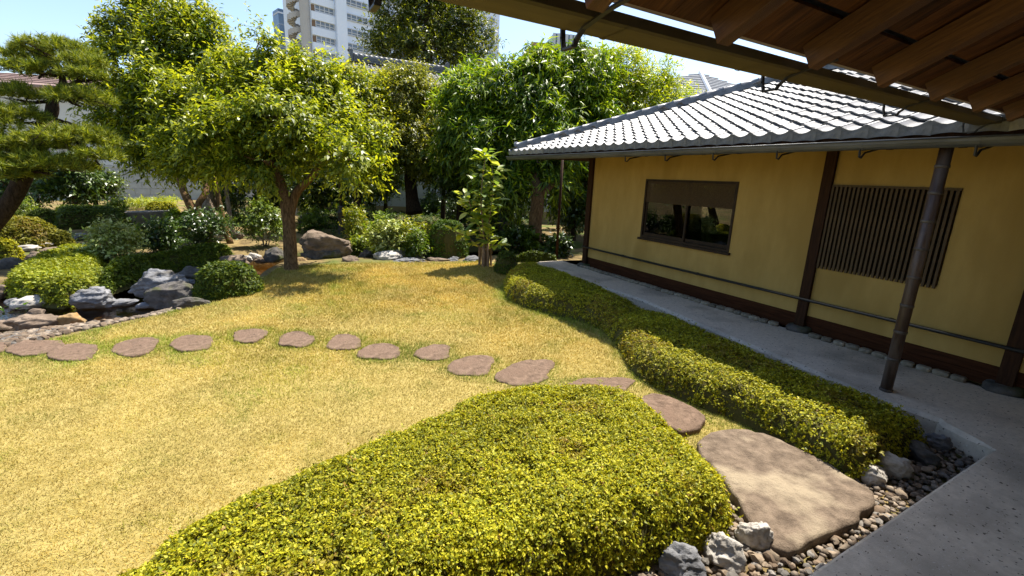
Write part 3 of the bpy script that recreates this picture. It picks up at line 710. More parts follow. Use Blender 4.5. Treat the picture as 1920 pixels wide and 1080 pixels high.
def tree(name, label, trunks, blobs, nleaf, L, aspect, cols, bark, group=None, lm='leaf', cat='tree', limbs=True, trunk_n=16, ridge=.07, limb_r=.045, **kw):
    base = np.asarray(trunks[0][0][0]); root = empty(name, base); tag(root, label, cat, group)
    tops = []
    for i, tr in enumerate(trunks):
        pts = [np.asarray(p[0], float) for p in tr]; rads = [p[1] for p in tr]
        cp = catmull(pts, 5); cr = np.interp(np.linspace(0, 1, len(cp)), np.linspace(0, 1, len(rads)), rads)
        mb = MB().tube(cp, list(cr), trunk_n, ridge=ridge, seed=i+len(label))
        o = mb.build('trunk', M[bark], root, True); o.matrix_parent_inverse = Matrix.Translation(base).inverted()
        tops.append((cp, cr))
    bw = []
    for (c, rad) in blobs: bw.append((np.asarray(c), np.asarray(rad)))
    if limbs:
        mbs = {}
        for i, (c, rad) in enumerate(bw):
            best = min(((np.linalg.norm(cp[k]-c), ti, k) for ti, (cp, cr) in enumerate(tops) for k in range(len(cp)//2, len(cp))), key=lambda q: q[0])
            cp, cr = tops[best[1]]; a = cp[best[2]]; r0 = min(limb_r, cr[best[2]]*.75)
            mb = mbs.setdefault(best[1], MB())
            pts = limb(mb, a, c, r0, r0*.4, seed=i+7)
            for j in range(3):
                e = c+unit(rng.normal(size=3)+np.array([0, 0, .4]))*rad*.75
                limb(mb, pts[len(pts)*(j+5)//9], e, r0*.42, .006, seed=i*9+j, n=5)
        for mb in mbs.values(): o = mb.build('branches', M[bark], root, True); o.matrix_parent_inverse = Matrix.Translation(base).inverted()
    Pq, D, N, LL, C = crown_leaves(bw, nleaf, L, aspect, cols, **kw)
    leaves('crown', Pq, D, N, LL, LL*aspect, C, M[lm], root)
    return root
def blob(px, py, rx, ry, w, rd=None):
    """a lobe of a crown: seen at (px, py), rx by ry picture pixels large, standing w metres ahead"""
    s = w/FPX; return (P(px, py, w), (rx*s, (rd if rd else rx*s), ry*s))
def pt(px, py, w, r): return (P(px, py, w), r)
ROT = None

# ---- hedges: clipped body over an outline
def hedge(name, label, poly, top, leaf, n, cols, base=LAWN_Z-.02, r_edge=.25, group=None, aspect=.5, seed=1, topfn=None, tip=None, loose=1.0):
    r = np.random.default_rng(seed); poly = [np.asarray(p[:2], float) for p in poly]; A = np.array(poly)
    c = A.mean(0); root = empty(name, (c[0], c[1], base)); tag(root, label, 'hedge', group)
    def H(x, y):
        d = segdist(x, y, poly, True); d = np.where(inside(x, y, poly), d, 0)
        t = np.clip(d/r_edge, 0, 1); tt = top if topfn is None else topfn(x, y)
        lump = (fbm(x*3.1+seed, y*3.1)-.5)*.045+(fbm(x*9+seed, y*9)-.5)*.025
        return base+(tt-base+lump)*np.sqrt(np.clip(1-(1-t)**2.6, 0, 1))
    H0 = H; mn, mx = A.min(0), A.max(0); step = max(.03, min(.06, (mx-mn).max()/60))
    xs = np.arange(mn[0]-step, mx[0]+step*2, step); ys_ = np.arange(mn[1]-step, mx[1]+step*2, step)
    X, Y = np.meshgrid(xs, ys_, indexing='ij'); Hg = H0(X, Y); Z = Hg-.035
    def H(x, y):
        u = np.clip((x-xs[0])/step, 0, len(xs)-1.001); v = np.clip((y-ys_[0])/step, 0, len(ys_)-1.001); a = u.astype(int); b = v.astype(int); fu = u-a; fv = v-b
        return (Hg[a, b]*(1-fu)+Hg[a+1, b]*fu)*(1-fv)+(Hg[a, b+1]*(1-fu)+Hg[a+1, b+1]*fu)*fv
    ii = np.arange(X.size).reshape(X.shape)
    k = (Z > base-.03)
    kk = (inside(X, Y, poly)); k = kk[:-1, :-1] | kk[1:, :-1] | kk[1:, 1:] | kk[:-1, 1:]
    F = np.stack([ii[:-1, :-1], ii[1:, :-1], ii[1:, 1:], ii[:-1, 1:]], -1)[k]
    o = link('inner_twigs', np_mesh('inner_twigs', np.stack([X, Y, Z], -1).reshape(-1, 3), F, smooth=True), M['twig'], root); o.matrix_parent_inverse = Matrix.Translation(root.location).inverted()
    # sprigs over the surface: area weighted by rejection on slope
    per = 5; want = n//per; pts = []; nor = []
    while sum(len(p) for p in pts) < want:
        x = r.uniform(mn[0], mx[0], 40000); y = r.uniform(mn[1], mx[1], 40000); m = inside(x, y, poly); x, y = x[m], y[m]
        e = .012; z = H(x, y); gx_ = (H(x+e, y)-H(x-e, y))/(2*e); gy_ = (H(x, y+e)-H(x, y-e))/(2*e)
        sl = np.sqrt(1+gx_**2+gy_**2); keep = r.random(len(x)) < np.minimum(sl, 6)/6*1.0
        x, y, z, gx_, gy_ = x[keep], y[keep], z[keep], gx_[keep], gy_[keep]
        nn = unit(np.stack([-gx_, -gy_, np.ones_like(x)], -1)); dn = r.random(len(x))**1.6*.06*loose
        zz = np.where(np.hypot(gx_, gy_) > 2, base+.02+(z-base)*r.random(len(x))**.6, z)
        pts.append(np.stack([x, y, zz], -1)-nn*dn[:, None]+nn*.012); nor.append(nn)
    Q = np.concatenate(pts)[:want]; Nn = np.concatenate(nor)[:want]
    Q = Q+Nn*np.where(r.random(want) < .012, .02+.03*r.random(want), 0)[:, None]-Nn*(.03*np.clip((fbm(Q[:, 0]*6+3*seed, Q[:, 1]*6, 2)-.62)*6, 0, 1))[:, None]
    brown = np.clip((fbm(Q[:, 0]*2.7+seed*5, Q[:, 1]*2.7+2)-.60)*5, 0, .55)*(r.random(want) < .6)
    axis = unit(Nn*.8+rand_dir(want, r)*.55+np.array([0, 0, .35])); PP = []; DD = []; NN = []; LL = []; CC = []
    bright = fbm(Q[:, 0]*2.3+seed, Q[:, 1]*2.3); sp = r.random(want)
    for j in range(per):
        a = rand_dir(want, r); s = unit(np.cross(axis, a)); d = unit(axis*(.35+.5*r.random((want, 1)))+s)
        PP.append(Q+axis*(leaf*.5*r.random((want, 1)))+rand_dir(want, r)*leaf*.4); DD.append(d); NN.append(unit(axis+rand_dir(want, r)*.5)); LL.append(leaf*(.6+.75*r.random(want)))
        col = pick(cols, want, r)*(.72+.55*bright)[:, None]
        if tip is not None: col = col*(1-brown)[:, None]+np.array((.22, .13, .03))*brown[:, None]
        if tip is not None: col = np.where((sp < .015)[:, None], np.array(tip)*(.7+.6*r.random((want, 1))), col)
        CC.append(col)
    LLc = np.concatenate(LL)
    leaves('foliage', np.concatenate(PP), np.concatenate(DD), np.concatenate(NN), LLc, LLc*aspect, np.concatenate(CC), M['hedge'], root)
    return root

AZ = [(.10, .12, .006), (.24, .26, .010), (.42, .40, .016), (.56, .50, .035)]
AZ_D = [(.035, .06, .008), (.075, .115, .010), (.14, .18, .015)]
# big azalea mound in front
fh = [G(x, y, .07) for x, y in [(120, 1140), (300, 1015), (430, 940), (560, 884), (680, 832), (780, 788), (870, 750), (960, 728), (1060, 722), (1150, 730), (1205, 746), (1250, 785), (1300, 835)]]
fh = [p[:2] for p in fh]+[np.array(p) for p in ((2.22, 1.47), (2.20, 1.34), (2.12, 1.24), (1.96, 1.185), (1.70, 1.195), (1.41, 1.25), (1.1, 1.30), (.2, 1.45), (-.8, 1.5))]
hedge('azalea_hedge', 'wide clipped yellow-green azalea mound filling the lower middle, beside the big step slab', fh, .14, .0172, 235000, AZ, r_edge=.22, seed=2, tip=(.30, .19, .04), aspect=.52, group='clipped azalea hedges')
# hedge beside the walkway: two clipped lengths
h2p = [G(x, y, -.12)[:2] for x, y in [(946, 535), (950, 560), (985, 575), (1040, 590), (1090, 600), (1128, 616), (1160, 650), (1184, 694), (1225, 722), (1300, 755), (1390, 790), (1475, 832), (1530, 868), (1590, 892)]]+[G(x, y, .0)[:2] for x, y in [(1640, 866), (1690, 834), (1745, 808), (1650, 766), (1560, 738), (1460, 692), (1350, 644), (1240, 598), (1150, 562), (1060, 524), (1000, 504), (965, 508)]]
def side_top(x, y): return .13+.035*np.clip((y-4.0)/1.0, 0, 1)-.05*np.exp(-((y-4.0)/.25)**2)
hedge('azalea_hedge', 'long curved azalea hedge beside the walkway, sunlit toward the lawn and shaded toward the wall', h2p, .14, .020, 160000, AZ, r_edge=.24, seed=6, tip=(.26, .17, .04), aspect=.52, group='clipped azalea hedges', topfn=side_top)

# ================================================================ STONES
def ico(sub_):
    t = (1+5**.5)/2; V = [(-1, t, 0), (1, t, 0), (-1, -t, 0), (1, -t, 0), (0, -1, t), (0, 1, t), (0, -1, -t), (0, 1, -t), (t, 0, -1), (t, 0, 1), (-t, 0, -1), (-t, 0, 1)]
    F = [(0, 11, 5), (0, 5, 1), (0, 1, 7), (0, 7, 10), (0, 10, 11), (1, 5, 9), (5, 11, 4), (11, 10, 2), (10, 7, 6), (7, 1, 8), (3, 9, 4), (3, 4, 2), (3, 2, 6), (3, 6, 8), (3, 8, 9), (4, 9, 5), (2, 4, 11), (6, 2, 10), (8, 6, 7), (9, 8, 1)]
    V = [np.array(v)/np.linalg.norm(v) for v in V]
    for _ in range(sub_):
        mid = {}; F2 = []
        def m(a, b):
            k = (min(a, b), max(a, b))
            if k not in mid: q = V[a]+V[b]; V.append(q/np.linalg.norm(q)); mid[k] = len(V)-1
            return mid[k]
        for a, b, c in F: x, y, z = m(a, b), m(b, c), m(c, a); F2 += [(a, x, z), (b, y, x), (c, z, y), (x, y, z)]
        F = F2
    return np.array(V), np.array(F)
ICO4, ICO3, ICO1, ICO0 = ico(4), ico(3), ico(1), ico(0)
def rock_shape(seed, facets=9, rough=.10, base=ICO4, strata=.0):
    V, F = base; r = np.random.default_rng(seed); n = rand_dir(facets, r); d = r.uniform(.62, .95, facets)
    dots = V@n.T; rad = np.min(np.where(dots > .05, d/np.maximum(dots, .05), 9), 1); rad = np.minimum(rad, 1.08)
    Q = V*rad[:, None]
    if rough:
        off = Vector(r.uniform(-50, 50, 3))
        dn = np.array([mnoise.fractal(Vector(v)*2.2+off, 1.0, 2.0, 5)+.5*mnoise.ridged_multi_fractal(Vector(v)*1.7+off, 1.0, 2.0, 4, 1.0, 2.0)-.45 for v in Q])
        Q = Q*(1+rough*dn)[:, None]
        if strata: Q = Q*(1+strata*np.sin(Q[:, 2]*17+dn*4))[:, None]
    return Q, F
def rock(px0, px1, py0, py1, m, label, seed, z=None, depth=.8, name='rock', group=None, tilt=0, facets=9, rough=.13, strata=0, sink=.25, rz=None, cat='rock', base=ICO4, wedge=0):
    cx = (px0+px1)/2; zz = LAWN_Z if z is None else z
    g = G(cx, py1, zz); w = W(g); s = w/FPX
    wx = (px1-px0)*s/2; hz = (py1-py0)*s*.93; dp = wx*depth
    fwd = unit(np.array([g[0], g[1]])); c = g[:2]+fwd*dp*1.0; rt_ = np.array([fwd[1], -fwd[0]])
    Q, F = rock_shape(seed, facets, rough, base, strata)
    Q = Q/np.abs(Q).max(0); a = tilt; Q2 = Q.copy(); Q2[:, 0] = Q[:, 0]*math.cos(a)-Q[:, 2]*math.sin(a)*.6; Q2[:, 2] = Q[:, 0]*math.sin(a)*.6+Q[:, 2]*math.cos(a); Q2 /= np.abs(Q2).max(0)
    if wedge: Q2[:, 2] = np.where(Q2[:, 2] > 0, Q2[:, 2]*(1-wedge*np.clip((Q2[:, 0]+.35)/1.35, 0, 1)), Q2[:, 2]); Q2[:, 0] = np.where(Q2[:, 2] < .15, Q2[:, 0]*.88, Q2[:, 0])
    hh = hz/(2-sink*2+1e-6)*1.0
    V = np.empty_like(Q2); V[:, 2] = Q2[:, 2]*hh+hh*(1-2*sink)
    V[:, :2] = Q2[:, :1]*wx*rt_+Q2[:, 1:2]*dp*fwd
    o = link(name, np_mesh(name, V, F, smooth=True), M[m]); o.location = (c[0], c[1], zz); tag(o, label, cat, group)
    return o
GS = 'rocks along the stream'
WZ = -.30
rocks = [
 (30, 122, 588, 623, 'rock_brown', 'long grey-brown rock lying in the stream beside the pebble bank', WZ, .55, .1),
 (112, 158, 587, 616, 'rock_ochre', 'orange-stained rounded rock at the end of the long stream rock', WZ, .7, .1),
 (-20, 32, 602, 620, 'rock_brown', 'flat brown rock cut by the picture edge in the stream', WZ, .7, .1),
 (30, 72, 590, 603, 'rock_brown', 'flat thin rock just behind the long stream rock', WZ, .6, .1),
 (54, 82, 578, 592, 'rock_brown', 'small angular rock standing in the stream above the long rock', WZ, .7, .1),
 (30, 100, 555, 579, 'rock_pale', 'white weathered rock at the far stream edge under the azalea', WZ, .6, .1),
 (-25, 20, 528, 562, 'rock_brown', 'brown rock at the left end of the far bank', WZ, .8, .1),
 (14, 40, 558, 573, 'rock_grey', 'flat grey rock touching the white weathered rock', WZ, .8, .1),
 (98, 150, 556, 570, 'rock_dark', 'low dark brown rock between the white and the purple-grey rock', WZ, .5, .1),
 (146, 222, 537, 582, 'rock_grey', 'purple-grey rounded rock at the water below the reeds', WZ, .7, .25),
 (204, 258, 563, 575, 'rock_grey', 'flat dark grey rock at the water line', WZ, .6, .1),
 (256, 292, 567, 580, 'rock_grey', 'small flat blue-grey rock at the water line', WZ, .6, .1),
 (254, 350, 503, 558, 'rock_grey', 'big layered blue-grey boulder leaning over the stream', -.25, .6, .35),
 (335, 392, 500, 530, 'rock_dark', 'dark smooth boulder behind the round bush', -.22, .7, .1),
 (344, 368, 517, 534, 'rock_grey', 'small pale blue rock between the boulders', -.25, .8, .1),
 (284, 392, 530, 578, 'rock_dark', 'dark wet rock ledge below the big blue-grey boulder', WZ, .5, .2),
 (318, 392, 557, 586, 'rock_dark', 'thin brown ledge stone along the lawn edge', -.22, .35, .25),
 (405, 466, 478, 502, 'rock_brown', 'striped brown rock behind the round bush', -.25, .6, .2),
 (466, 490, 473, 488, 'rock_pale', 'small white rounded stone on the far bank', -.2, .9, 0),
 (452, 474, 477, 491, 'rock_pale', 'tan stone beside the striped brown rock', -.2, .9, 0),
 (476, 502, 483, 494, 'rock_brown', 'low tan stone at the water behind the front tree', -.25, .7, 0),
 (496, 542, 464, 492, 'rock_dark', 'dark humped rock touching the front tree trunk from behind', -.22, .8, .1),
 (554, 584, 480, 497, 'rock_ochre', 'yellowish flat rock right behind the front tree trunk', -.22, .7, 0),
 (640, 674, 477, 496, 'rock_brown', 'small pitted rock at the foot of the big boulder', -.2, .8, .1),
 (672, 700, 468, 486, 'rock_dark', 'dark small rock between the boulder and the pale rocks', -.2, .8, .1),
 (696, 756, 471, 493, 'rock_pale', 'pale tan slanting rock lying by the far lawn edge', -.2, .6, -.25),
 (726, 762, 463, 486, 'rock_pale', 'pale pointed rock leaning behind the slanting rock', -.2, .6, -.4),
 (772, 796, 478, 490, 'rock_brown', 'small tan rock in front of the round moss-green bush', -.2, .8, 0),
 (722, 800, 485, 497, 'rock_grey', 'flat grey edging stone at the far lawn edge', -.2, .5, 0),
 (796, 846, 483, 494, 'rock_brown', 'flat brown edging stone left of the sapling', -.2, .5, 0),
 (792, 852, 466, 487, 'rock_dark', 'mossy dark rock under the round moss-green bush', -.2, .6, .1),
 (839, 862, 481, 494, 'rock_grey', 'small blue-grey stone near the sapling', -.2, .8, 0),
 (864, 900, 480, 494, 'rock_grey', 'grey stone touching the sapling stakes', -.18, .7, 0),
 (560, 588, 396, 420, 'rock_dark', 'dark mossy rock among the shrubs behind the front tree', LAWN_Z, .8, 0),
 (26, 72, 460, 473, 'rock_pale', 'tan flat stone on the far path, nearer one of two', LAWN_Z, .7, 0),
 (46, 97, 453, 466, 'rock_pale', 'tan flat stone on the far path, farther one of two', LAWN_Z, .7, 0),
 (50, 92, 470, 494, 'rock_brown', 'rough brown edging rock behind the yellow-green hedge', LAWN_Z, .6, .2),
 (84, 128, 463, 480, 'rock_brown', 'low flat edging rock next to the rough brown one', LAWN_Z, .6, .1),
 (-10, 52, 480, 522, 'rock_dark', 'dark rock in shadow at the left end of the hedge', WZ, .7, .2),
 (142, 170, 437, 451, 'rock_grey', 'grey stone on the far path before the variegated shrub', LAWN_Z, .8, 0),
 (438, 458, 434, 449, 'rock_brown', 'brown stone at the foot of the thin pale trunk', LAWN_Z, .8, 0),
]
for i, (a, b, c, d, m, lab, z, dep, tl) in enumerate(rocks):
    rock(a, b, c, d, m, lab, 11+i, z, dep, group=GS, base=ICO4 if b-a > 70 else ICO3, tilt=tl, strata=.03 if m == 'rock_grey' else .0, rough=.16)
rock(560, 668, 429, 492, 'rock_brown', 'big pitted grey-brown boulder beside the lamp post with a dark undercut', 4, -.2, .7, name='boulder', tilt=-.1, facets=9, rough=.15, sink=.12, wedge=.75, group=GS)
rock(566, 640, 462, 493, 'rock_dark', 'dark rock added for the shaded, wet undercut of the big pitted boulder', 77, -.22, .4, name='rock', facets=8, rough=.15, sink=.12, group=GS)  # separate dark stone stands in for the boulder's shaded, wet undercut
GV = 'edging rocks beside the veranda gravel'
for i, (a, b, c, d, m, lab, dep, tl) in enumerate([
 (1222, 1318, 1032, 1110, 'rock_grey', 'grey-white blotched edging rock at the bottom picture edge', .8, .2),
 (1308, 1400, 1014, 1082, 'rock_pale', 'white grooved edging rock, middle of three below the azalea mound', .75, .15),
 (1372, 1448, 984, 1046, 'rock_pale', 'white layered edging rock touching the step slab corner', .75, .1),
 (1594, 1658, 866, 916, 'rock_pale', 'rounded white veined rock beside the slab and hedge end', .8, .1),
 (1616, 1694, 846, 900, 'rock_pale', 'long white veined rock behind the rounded one at the hedge end', .7, -.25),
 (1676, 1760, 832, 878, 'rock_dark', 'dark flat edging rock in the eave shadow', .6, -.1),
 (1724, 1780, 812, 852, 'rock_grey', 'grey angular rock in the eave shadow beside the gravel', .6, -.1),
 (1746, 1815, 785, 832, 'rock_grey', 'pale grey rock below the bamboo downpipe, next to the walkway', .6, -.1),
 (1798, 1848, 790, 822, 'rock_dark', 'small dark rock at the corner of walkway and gravel', .7, 0)]):
    rock(a, b, c, d, m, lab, 101+i, -.17, dep, group=GV, tilt=tl, strata=.03, rough=.16, sink=.2, name='edging_rock')

# stepping stones
GT = 'stepping stones across the lawn'
stones = [
 (-60, 14, 643, 664, 'stepping stone cut by the picture edge at the pebble bank'),
 (8, 122, 636, 668, 'long stepping stone touching the pebble bank'),
 (83, 192, 644, 676, 'pointed stepping stone overlapping the long one by the pebbles'),
 (204, 302, 632, 666, 'stepping stone with a pale patch, third from the pebble bank'),
 (316, 403, 626, 659, 'dark oval stepping stone, fourth from the pebble bank'),
 (433, 502, 615, 643, 'stepping stone at the crest of the curve, farthest up the lawn'),
 (517, 594, 620, 649, 'stepping stone just after the crest stone, squarish'),
 (609, 683, 624, 653, 'narrow stepping stone, two after the crest stone'),
 (668, 756, 640, 672, 'notched wide stepping stone in the middle of the row'),
 (777, 850, 641, 673, 'smallish squarish stepping stone after the notched one'),
 (841, 930, 661, 704, 'rounded stepping stone with a pale crack, fourth before the slab'),
 (931, 1041, 672, 724, 'largest flat stepping stone at the tip of the azalea mound'),
 (1042, 1190, 706, 748, 'stepping stone half hidden behind the azalea mound')]
SPOLY = []
def stone_poly(a, b, c, d, seed, z):
    r = random.Random(seed); n = 22; pts = []
    ph = [r.random()*6.28 for _ in range(3)]
    for k in range(n):
        t = 2*math.pi*k/n; q = 1+.07*math.sin(2*t+ph[0])+.07*math.sin(3*t+ph[1])+.035*math.sin(5*t+ph[2])
        e = 2.35; cx_ = math.copysign(abs(math.cos(t))**(2/e), math.cos(t)); sy_ = math.copysign(abs(math.sin(t))**(2/e), math.sin(t))
        pts.append(G((a+b)/2+(b-a)/2*(cx_*.86+.24*sy_)*q*1.02, (c+d)/2-(d-c)/2*sy_*q*.97, z)[:2])
    return pts
def put_stone(name, label, pl, z0, z1, m, bev, seed, group=None, amp=.012, rag=0):
    A = np.array(pl)
    if rag:
        Q = [A[i]*(1-k/3)+A[(i+1) % len(A)]*k/3 for i in range(len(A)) for k in range(3)]; c0 = A.mean(0)
        pl = [q+unit(q-c0)*rag*(mnoise.noise(Vector((q[0]*5, q[1]*5, seed)))+.6*mnoise.noise(Vector((q[0]*16, q[1]*16, seed)))) for q in Q]; A = np.array(pl)
    pass; c = A.mean(0); root = None
    pl = [p-c for p in pl]
    ar = sum(pl[i][0]*pl[(i+1) % len(pl)][1]-pl[(i+1) % len(pl)][0]*pl[i][1] for i in range(len(pl)))
    if ar < 0: pl = pl[::-1]
    wob = lambda x, y: amp*(mnoise.noise(Vector((x*4, y*4, seed)))+.5*mnoise.noise(Vector((x*11, y*11, seed))))
    n = len(pl); V = []; F = []
    rings = [(.96, z0), (1.0, z0*.4+z1*.6), (1.0, z1-bev), (1-.012, z1-bev*.4), (1-.045, z1)]+[(q, z1) for q in (.9, .8, .7, .6, .5, .4, .3, .2, .1)]
    for q, z in rings:
        for p in pl: V.append((p[0]*q, p[1]*q, z+(wob(p[0]*q, p[1]*q) if z > z0 else 0)))
    V.append((0, 0, z1+wob(0, 0)))
    for k in range(len(rings)-1): F += [(k*n+j, k*n+(j+1) % n, (k+1)*n+(j+1) % n, (k+1)*n+j) for j in range(n)]
    m0 = (len(rings)-1)*n; F += [(m0+j, m0+(j+1) % n, len(V)-1) for j in range(n)]
    o = MB().add(V, F).build(name, M[m], None, True); o.location = (c[0], c[1], 0); tag(o, label, 'stone', group); return o
for i, (a, b, c, d, lab) in enumerate(stones):
    pl = stone_poly(a, b, c, d, i+3, LAWN_Z+.02); SPOLY.append(pl)
    gz_ = zg(np.mean(pl, 0)); put_stone('stepping_stone', lab, pl, gz_-.08, gz_+.024, 'step', .012, i, GT, .010, .03)
pl = smooth_poly([G(x, y, -.095) for x, y in [(1188, 748), (1215, 736), (1262, 742), (1318, 772), (1325, 790), (1296, 810), (1262, 806), (1215, 785)]], 2); SPOLY.append(pl)
put_stone('stepping_stone', 'thick raised stepping stone between the two hedges above the big slab', pl, -.25, -.095, 'step', .015, 31, GT, .012, .02)
pl = smooth_poly([G(x, y, -.085) for x, y in [(1296, 830), (1335, 806), (1392, 800), (1445, 812), (1530, 856), (1600, 893), (1646, 926), (1628, 962), (1560, 996), (1490, 1036), (1440, 1018), (1405, 975), (1350, 890)]], 1); SPOLY.append(pl)
put_stone('step_slab', 'very large flat step slab with pale worn patches beside the veranda gravel', pl, -.25, -.085, 'slab', .02, 41, None, .016, .03)

# gravel beside the veranda and pebbles on the stream bank: loose stones
peb = []
for s in range(8):
    Q, F = rock_shape(500+s, 8, 0, ICO1); r = np.random.default_rng(s); Q = Q*(1+.12*r.normal(size=(len(Q), 1)))*np.array([1, r.uniform(.6, .85), r.uniform(.45, .65)])
    m_ = np_mesh('pebble', Q*.032, F, smooth=True); m_.set_sharp_from_angle(angle=R(35)); Q0 = ICO0[0]*np.array([1, .75, .55])*(.85+.3*r.random((12, 1)))*.034; peb.append((m_, Q0, ICO0[1]))
PM = [mat('pebble_'+n_, c, tuple(min(1, v*1.6) for v in c), 30, .9, .3, 60) for n_, c in (('tan', (.19, .145, .10)), ('grey', (.155, .14, .122)), ('brown', (.125, .088, .058)))]
pebv = []
for m_ in PM: vary(m_, .55, 1.25)
for s, (m_, Q, F) in enumerate(peb): m_.materials.append(PM[s % 3])
def scatter_pebbles(parent, pts, size, nparts, partname='pebble'):
    pts = sorted(pts, key=lambda p: W(p)/p[3] if W(p) > .3 else 99)
    Vs = []; Fs = []; n0 = 0
    for i, p in enumerate(pts):
        k = random.randrange(8); s = p[3]; e = Matrix.Rotation(random.uniform(0, 6.28), 3, 'Z') @ Matrix.Rotation(random.uniform(-.35, .35), 3, 'X')
        if i < nparts:
            o = link(partname, peb[k][0], None, parent); o.location = (p[0], p[1], p[2]); o.scale = (s, s, s); o.rotation_euler = e.to_euler()
        else:
            Q = (np.array(e)@(peb[k][1]*s).T).T+np.array(p[:3]); Vs.append(Q); Fs.append(peb[k][2]+n0); n0 += len(Q)
    if Vs:
        o = link('loose_pebbles', np_mesh('loose_pebbles', np.concatenate(Vs), np.concatenate(Fs), smooth=False), M['pebble'], parent); tag(o, kind='stuff')
random.seed(5)
gb = MB().add([(-9, .79, -.165), (4.5, .79, -.165), (4.5, 1.36, -.165), (-9, 1.5, -.165)], [(0, 1, 2, 3)]).build('gravel_bed', M['earth'])
tag(gb, 'drain strip of loose stones between the rocks and veranda floor', kind='structure')
pts = []
x = .9
while x < 4.36:
    y = .81
    while y < 1.42:
        q = (x+random.uniform(-.014, .014), y+random.uniform(-.014, .014)); s = random.uniform(.45, .85)*(1.5 if random.random() < .15 else 1)
        if not any(inside(np.array([q[0]]), np.array([q[1]]), p_)[0] for p_ in SPOLY[-1:]): pts.append((q[0], q[1], -.155+random.uniform(0, .03), s))
        y += .034
    x += .034
pts = [p for p in pts if 1100 < PX(np.array(p[:3]))[0] < 1930 and PX(np.array(p[:3]))[1] < 1110]
scatter_pebbles(gb, pts, 1, 298)
bank = MB(); sb = []
top_ = [G(x, y, -.17) for x, y in [(-260, 700), (-100, 676), (0, 657), (60, 645), (120, 632), (220, 610), (300, 590), (360, 573), (392, 560)]]
bot_ = [G(x, y, -.32) for x, y in [(-260, 668), (-100, 648), (0, 636), (60, 634), (120, 627), (200, 611), (260, 596), (310, 584), (350, 574)]]
tt = catmull(top_, 4); bb = catmull(bot_, 4); V = []; F = []
for i in range(len(tt)): V += [np.array([*tt[i][:2], max(tt[i][2], zg(tt[i])+.006)]), np.array([*bb[i][:2], max(bb[i][2], zg(bb[i])+.006)])]
F = [(2*i, 2*i+1, 2*i+3, 2*i+2) for i in range(len(tt)-1)]
bk = bank.add(V, F).build('stream_bank', M['earth']); tag(bk, 'sloping bank of tan pebbles between stream and lawn', kind='structure')
pts = []
for i in range(len(tt)-1):
    for k in range(70):
        u, v = random.random(), random.random(); p = (tt[i]*(1-u)+tt[i+1]*u)*(1-v)+(bb[i]*(1-u)+bb[i+1]*u)*v
        pts.append((p[0], p[1], max(p[2], zg(p))+.008, random.uniform(.6, 1.7)))
scatter_pebbles(bk, [p for p in pts if PX(np.array(p[:3]))[0] > -60], 1, 150)

# ================================================================ LAWN GRASS
nb = 470000
x = rng.uniform(-8.5, 4.2, nb*3); y = 1.5+8.0*rng.random(nb*3)**1.0
p3 = np.stack([x, y, np.full_like(x, LAWN_Z)], -1); w_ = (p3-CAM)@_f; q = PX(p3)
keep = (w_ > .5) & (q[:, 0] > -1100) & (q[:, 0] < 1500) & ((q[:, 0] > -80) | (rng.random(len(x)) < .45)) & (q[:, 1] < 1110) & inside(x, y, lawn_poly)
keep &= rng.random(len(x)) < np.clip((3.2/np.maximum(w_, .5))**1.1, 0, 1)
x, y, w_ = x[keep], y[keep], w_[keep]
fhp = [np.asarray(p) for p in fh]
keep = ~(inside(x, y, fhp) & (segdist(x, y, fhp, True) > .2)); x, y, w_ = x[keep], y[keep], w_[keep]
sd_ = np.full(len(x), 9.0)
for pl in SPOLY:
    A = np.array(pl); m = (x > A[:, 0].min()-.4) & (x < A[:, 0].max()+.4) & (y > A[:, 1].min()-.4) & (y < A[:, 1].max()+.4)
    if m.any():
        d = segdist(x[m], y[m], pl, True); d = np.where(inside(x[m], y[m], pl), -d, d); sd_[m] = np.minimum(sd_[m], d)
keep = sd_ > -.015; x, y, w_, sd_ = x[keep], y[keep], w_[keep], sd_[keep]
n = len(x)
green = np.clip((fbm(x*.9+3, y*.9+8)-.47)*1.7, 0, .42)+np.clip((fbm(x*5+3, y*5+8, 2)-.54)*1.5, 0, .35)
edge = segdist(x, y, [(p[0], p[1]) for p in shore]); hd = segdist(x, y, h2p, True)
green = green+.85*np.clip(1-sd_/.15, 0, 1)*(.3+.8*fbm(x*3, y*3+4))+.6*np.clip(1-edge/.28, 0, 1)*fbm(x*2+6, y*2)*1.6+.7*np.clip(1-hd/.22, 0, 1)
pathband = segdist(x, y, [np.mean(p_, 0) for p_ in SPOLY[:13]]); green = green+.18*np.clip(1-pathband/.4, 0, 1)
green = np.clip(green+rng.normal(size=n)*.16, 0, 1)
straw = pick([(.34, .235, .045), (.47, .34, .085), (.58, .455, .155)], n); gr = pick([(.15, .20, .02), (.27, .30, .035)], n)
colr = straw*(1-green[:, None])+gr*green[:, None]; colr *= (.66+.66*fbm(x*2.1+40, y*2.1))[:, None]; warm = np.clip((fbm(x*1.1+70, y*1.3+20)-.5)*1.6, -.3, .3); colr = colr*np.stack([1+.14*warm, 1-.02*warm, 1-.5*warm], -1)
hgt = (.011+.015*rng.random(n))*(1+.7*green)*np.clip(w_/4, 1, 1.8); wid = .0038*np.clip(w_/3.0, 1, 2.6)*(.7+.6*rng.random(n))
a = rng.random(n)*6.283; lean = rng.random(n)**.7*1.25
base = np.stack([x, y, ground_z(x, y)+.004], -1); sdv = np.stack([np.cos(a), np.sin(a), 0*a], -1)*wid[:, None]*.5
b2 = a+1.57+rng.normal(size=n)*.5; tipv = np.stack([np.cos(b2)*lean, np.sin(b2)*lean, np.ones(n)*.8], -1)*hgt[:, None]
V = np.stack([base-sdv, base+sdv, base+tipv], 1).reshape(-1, 3)
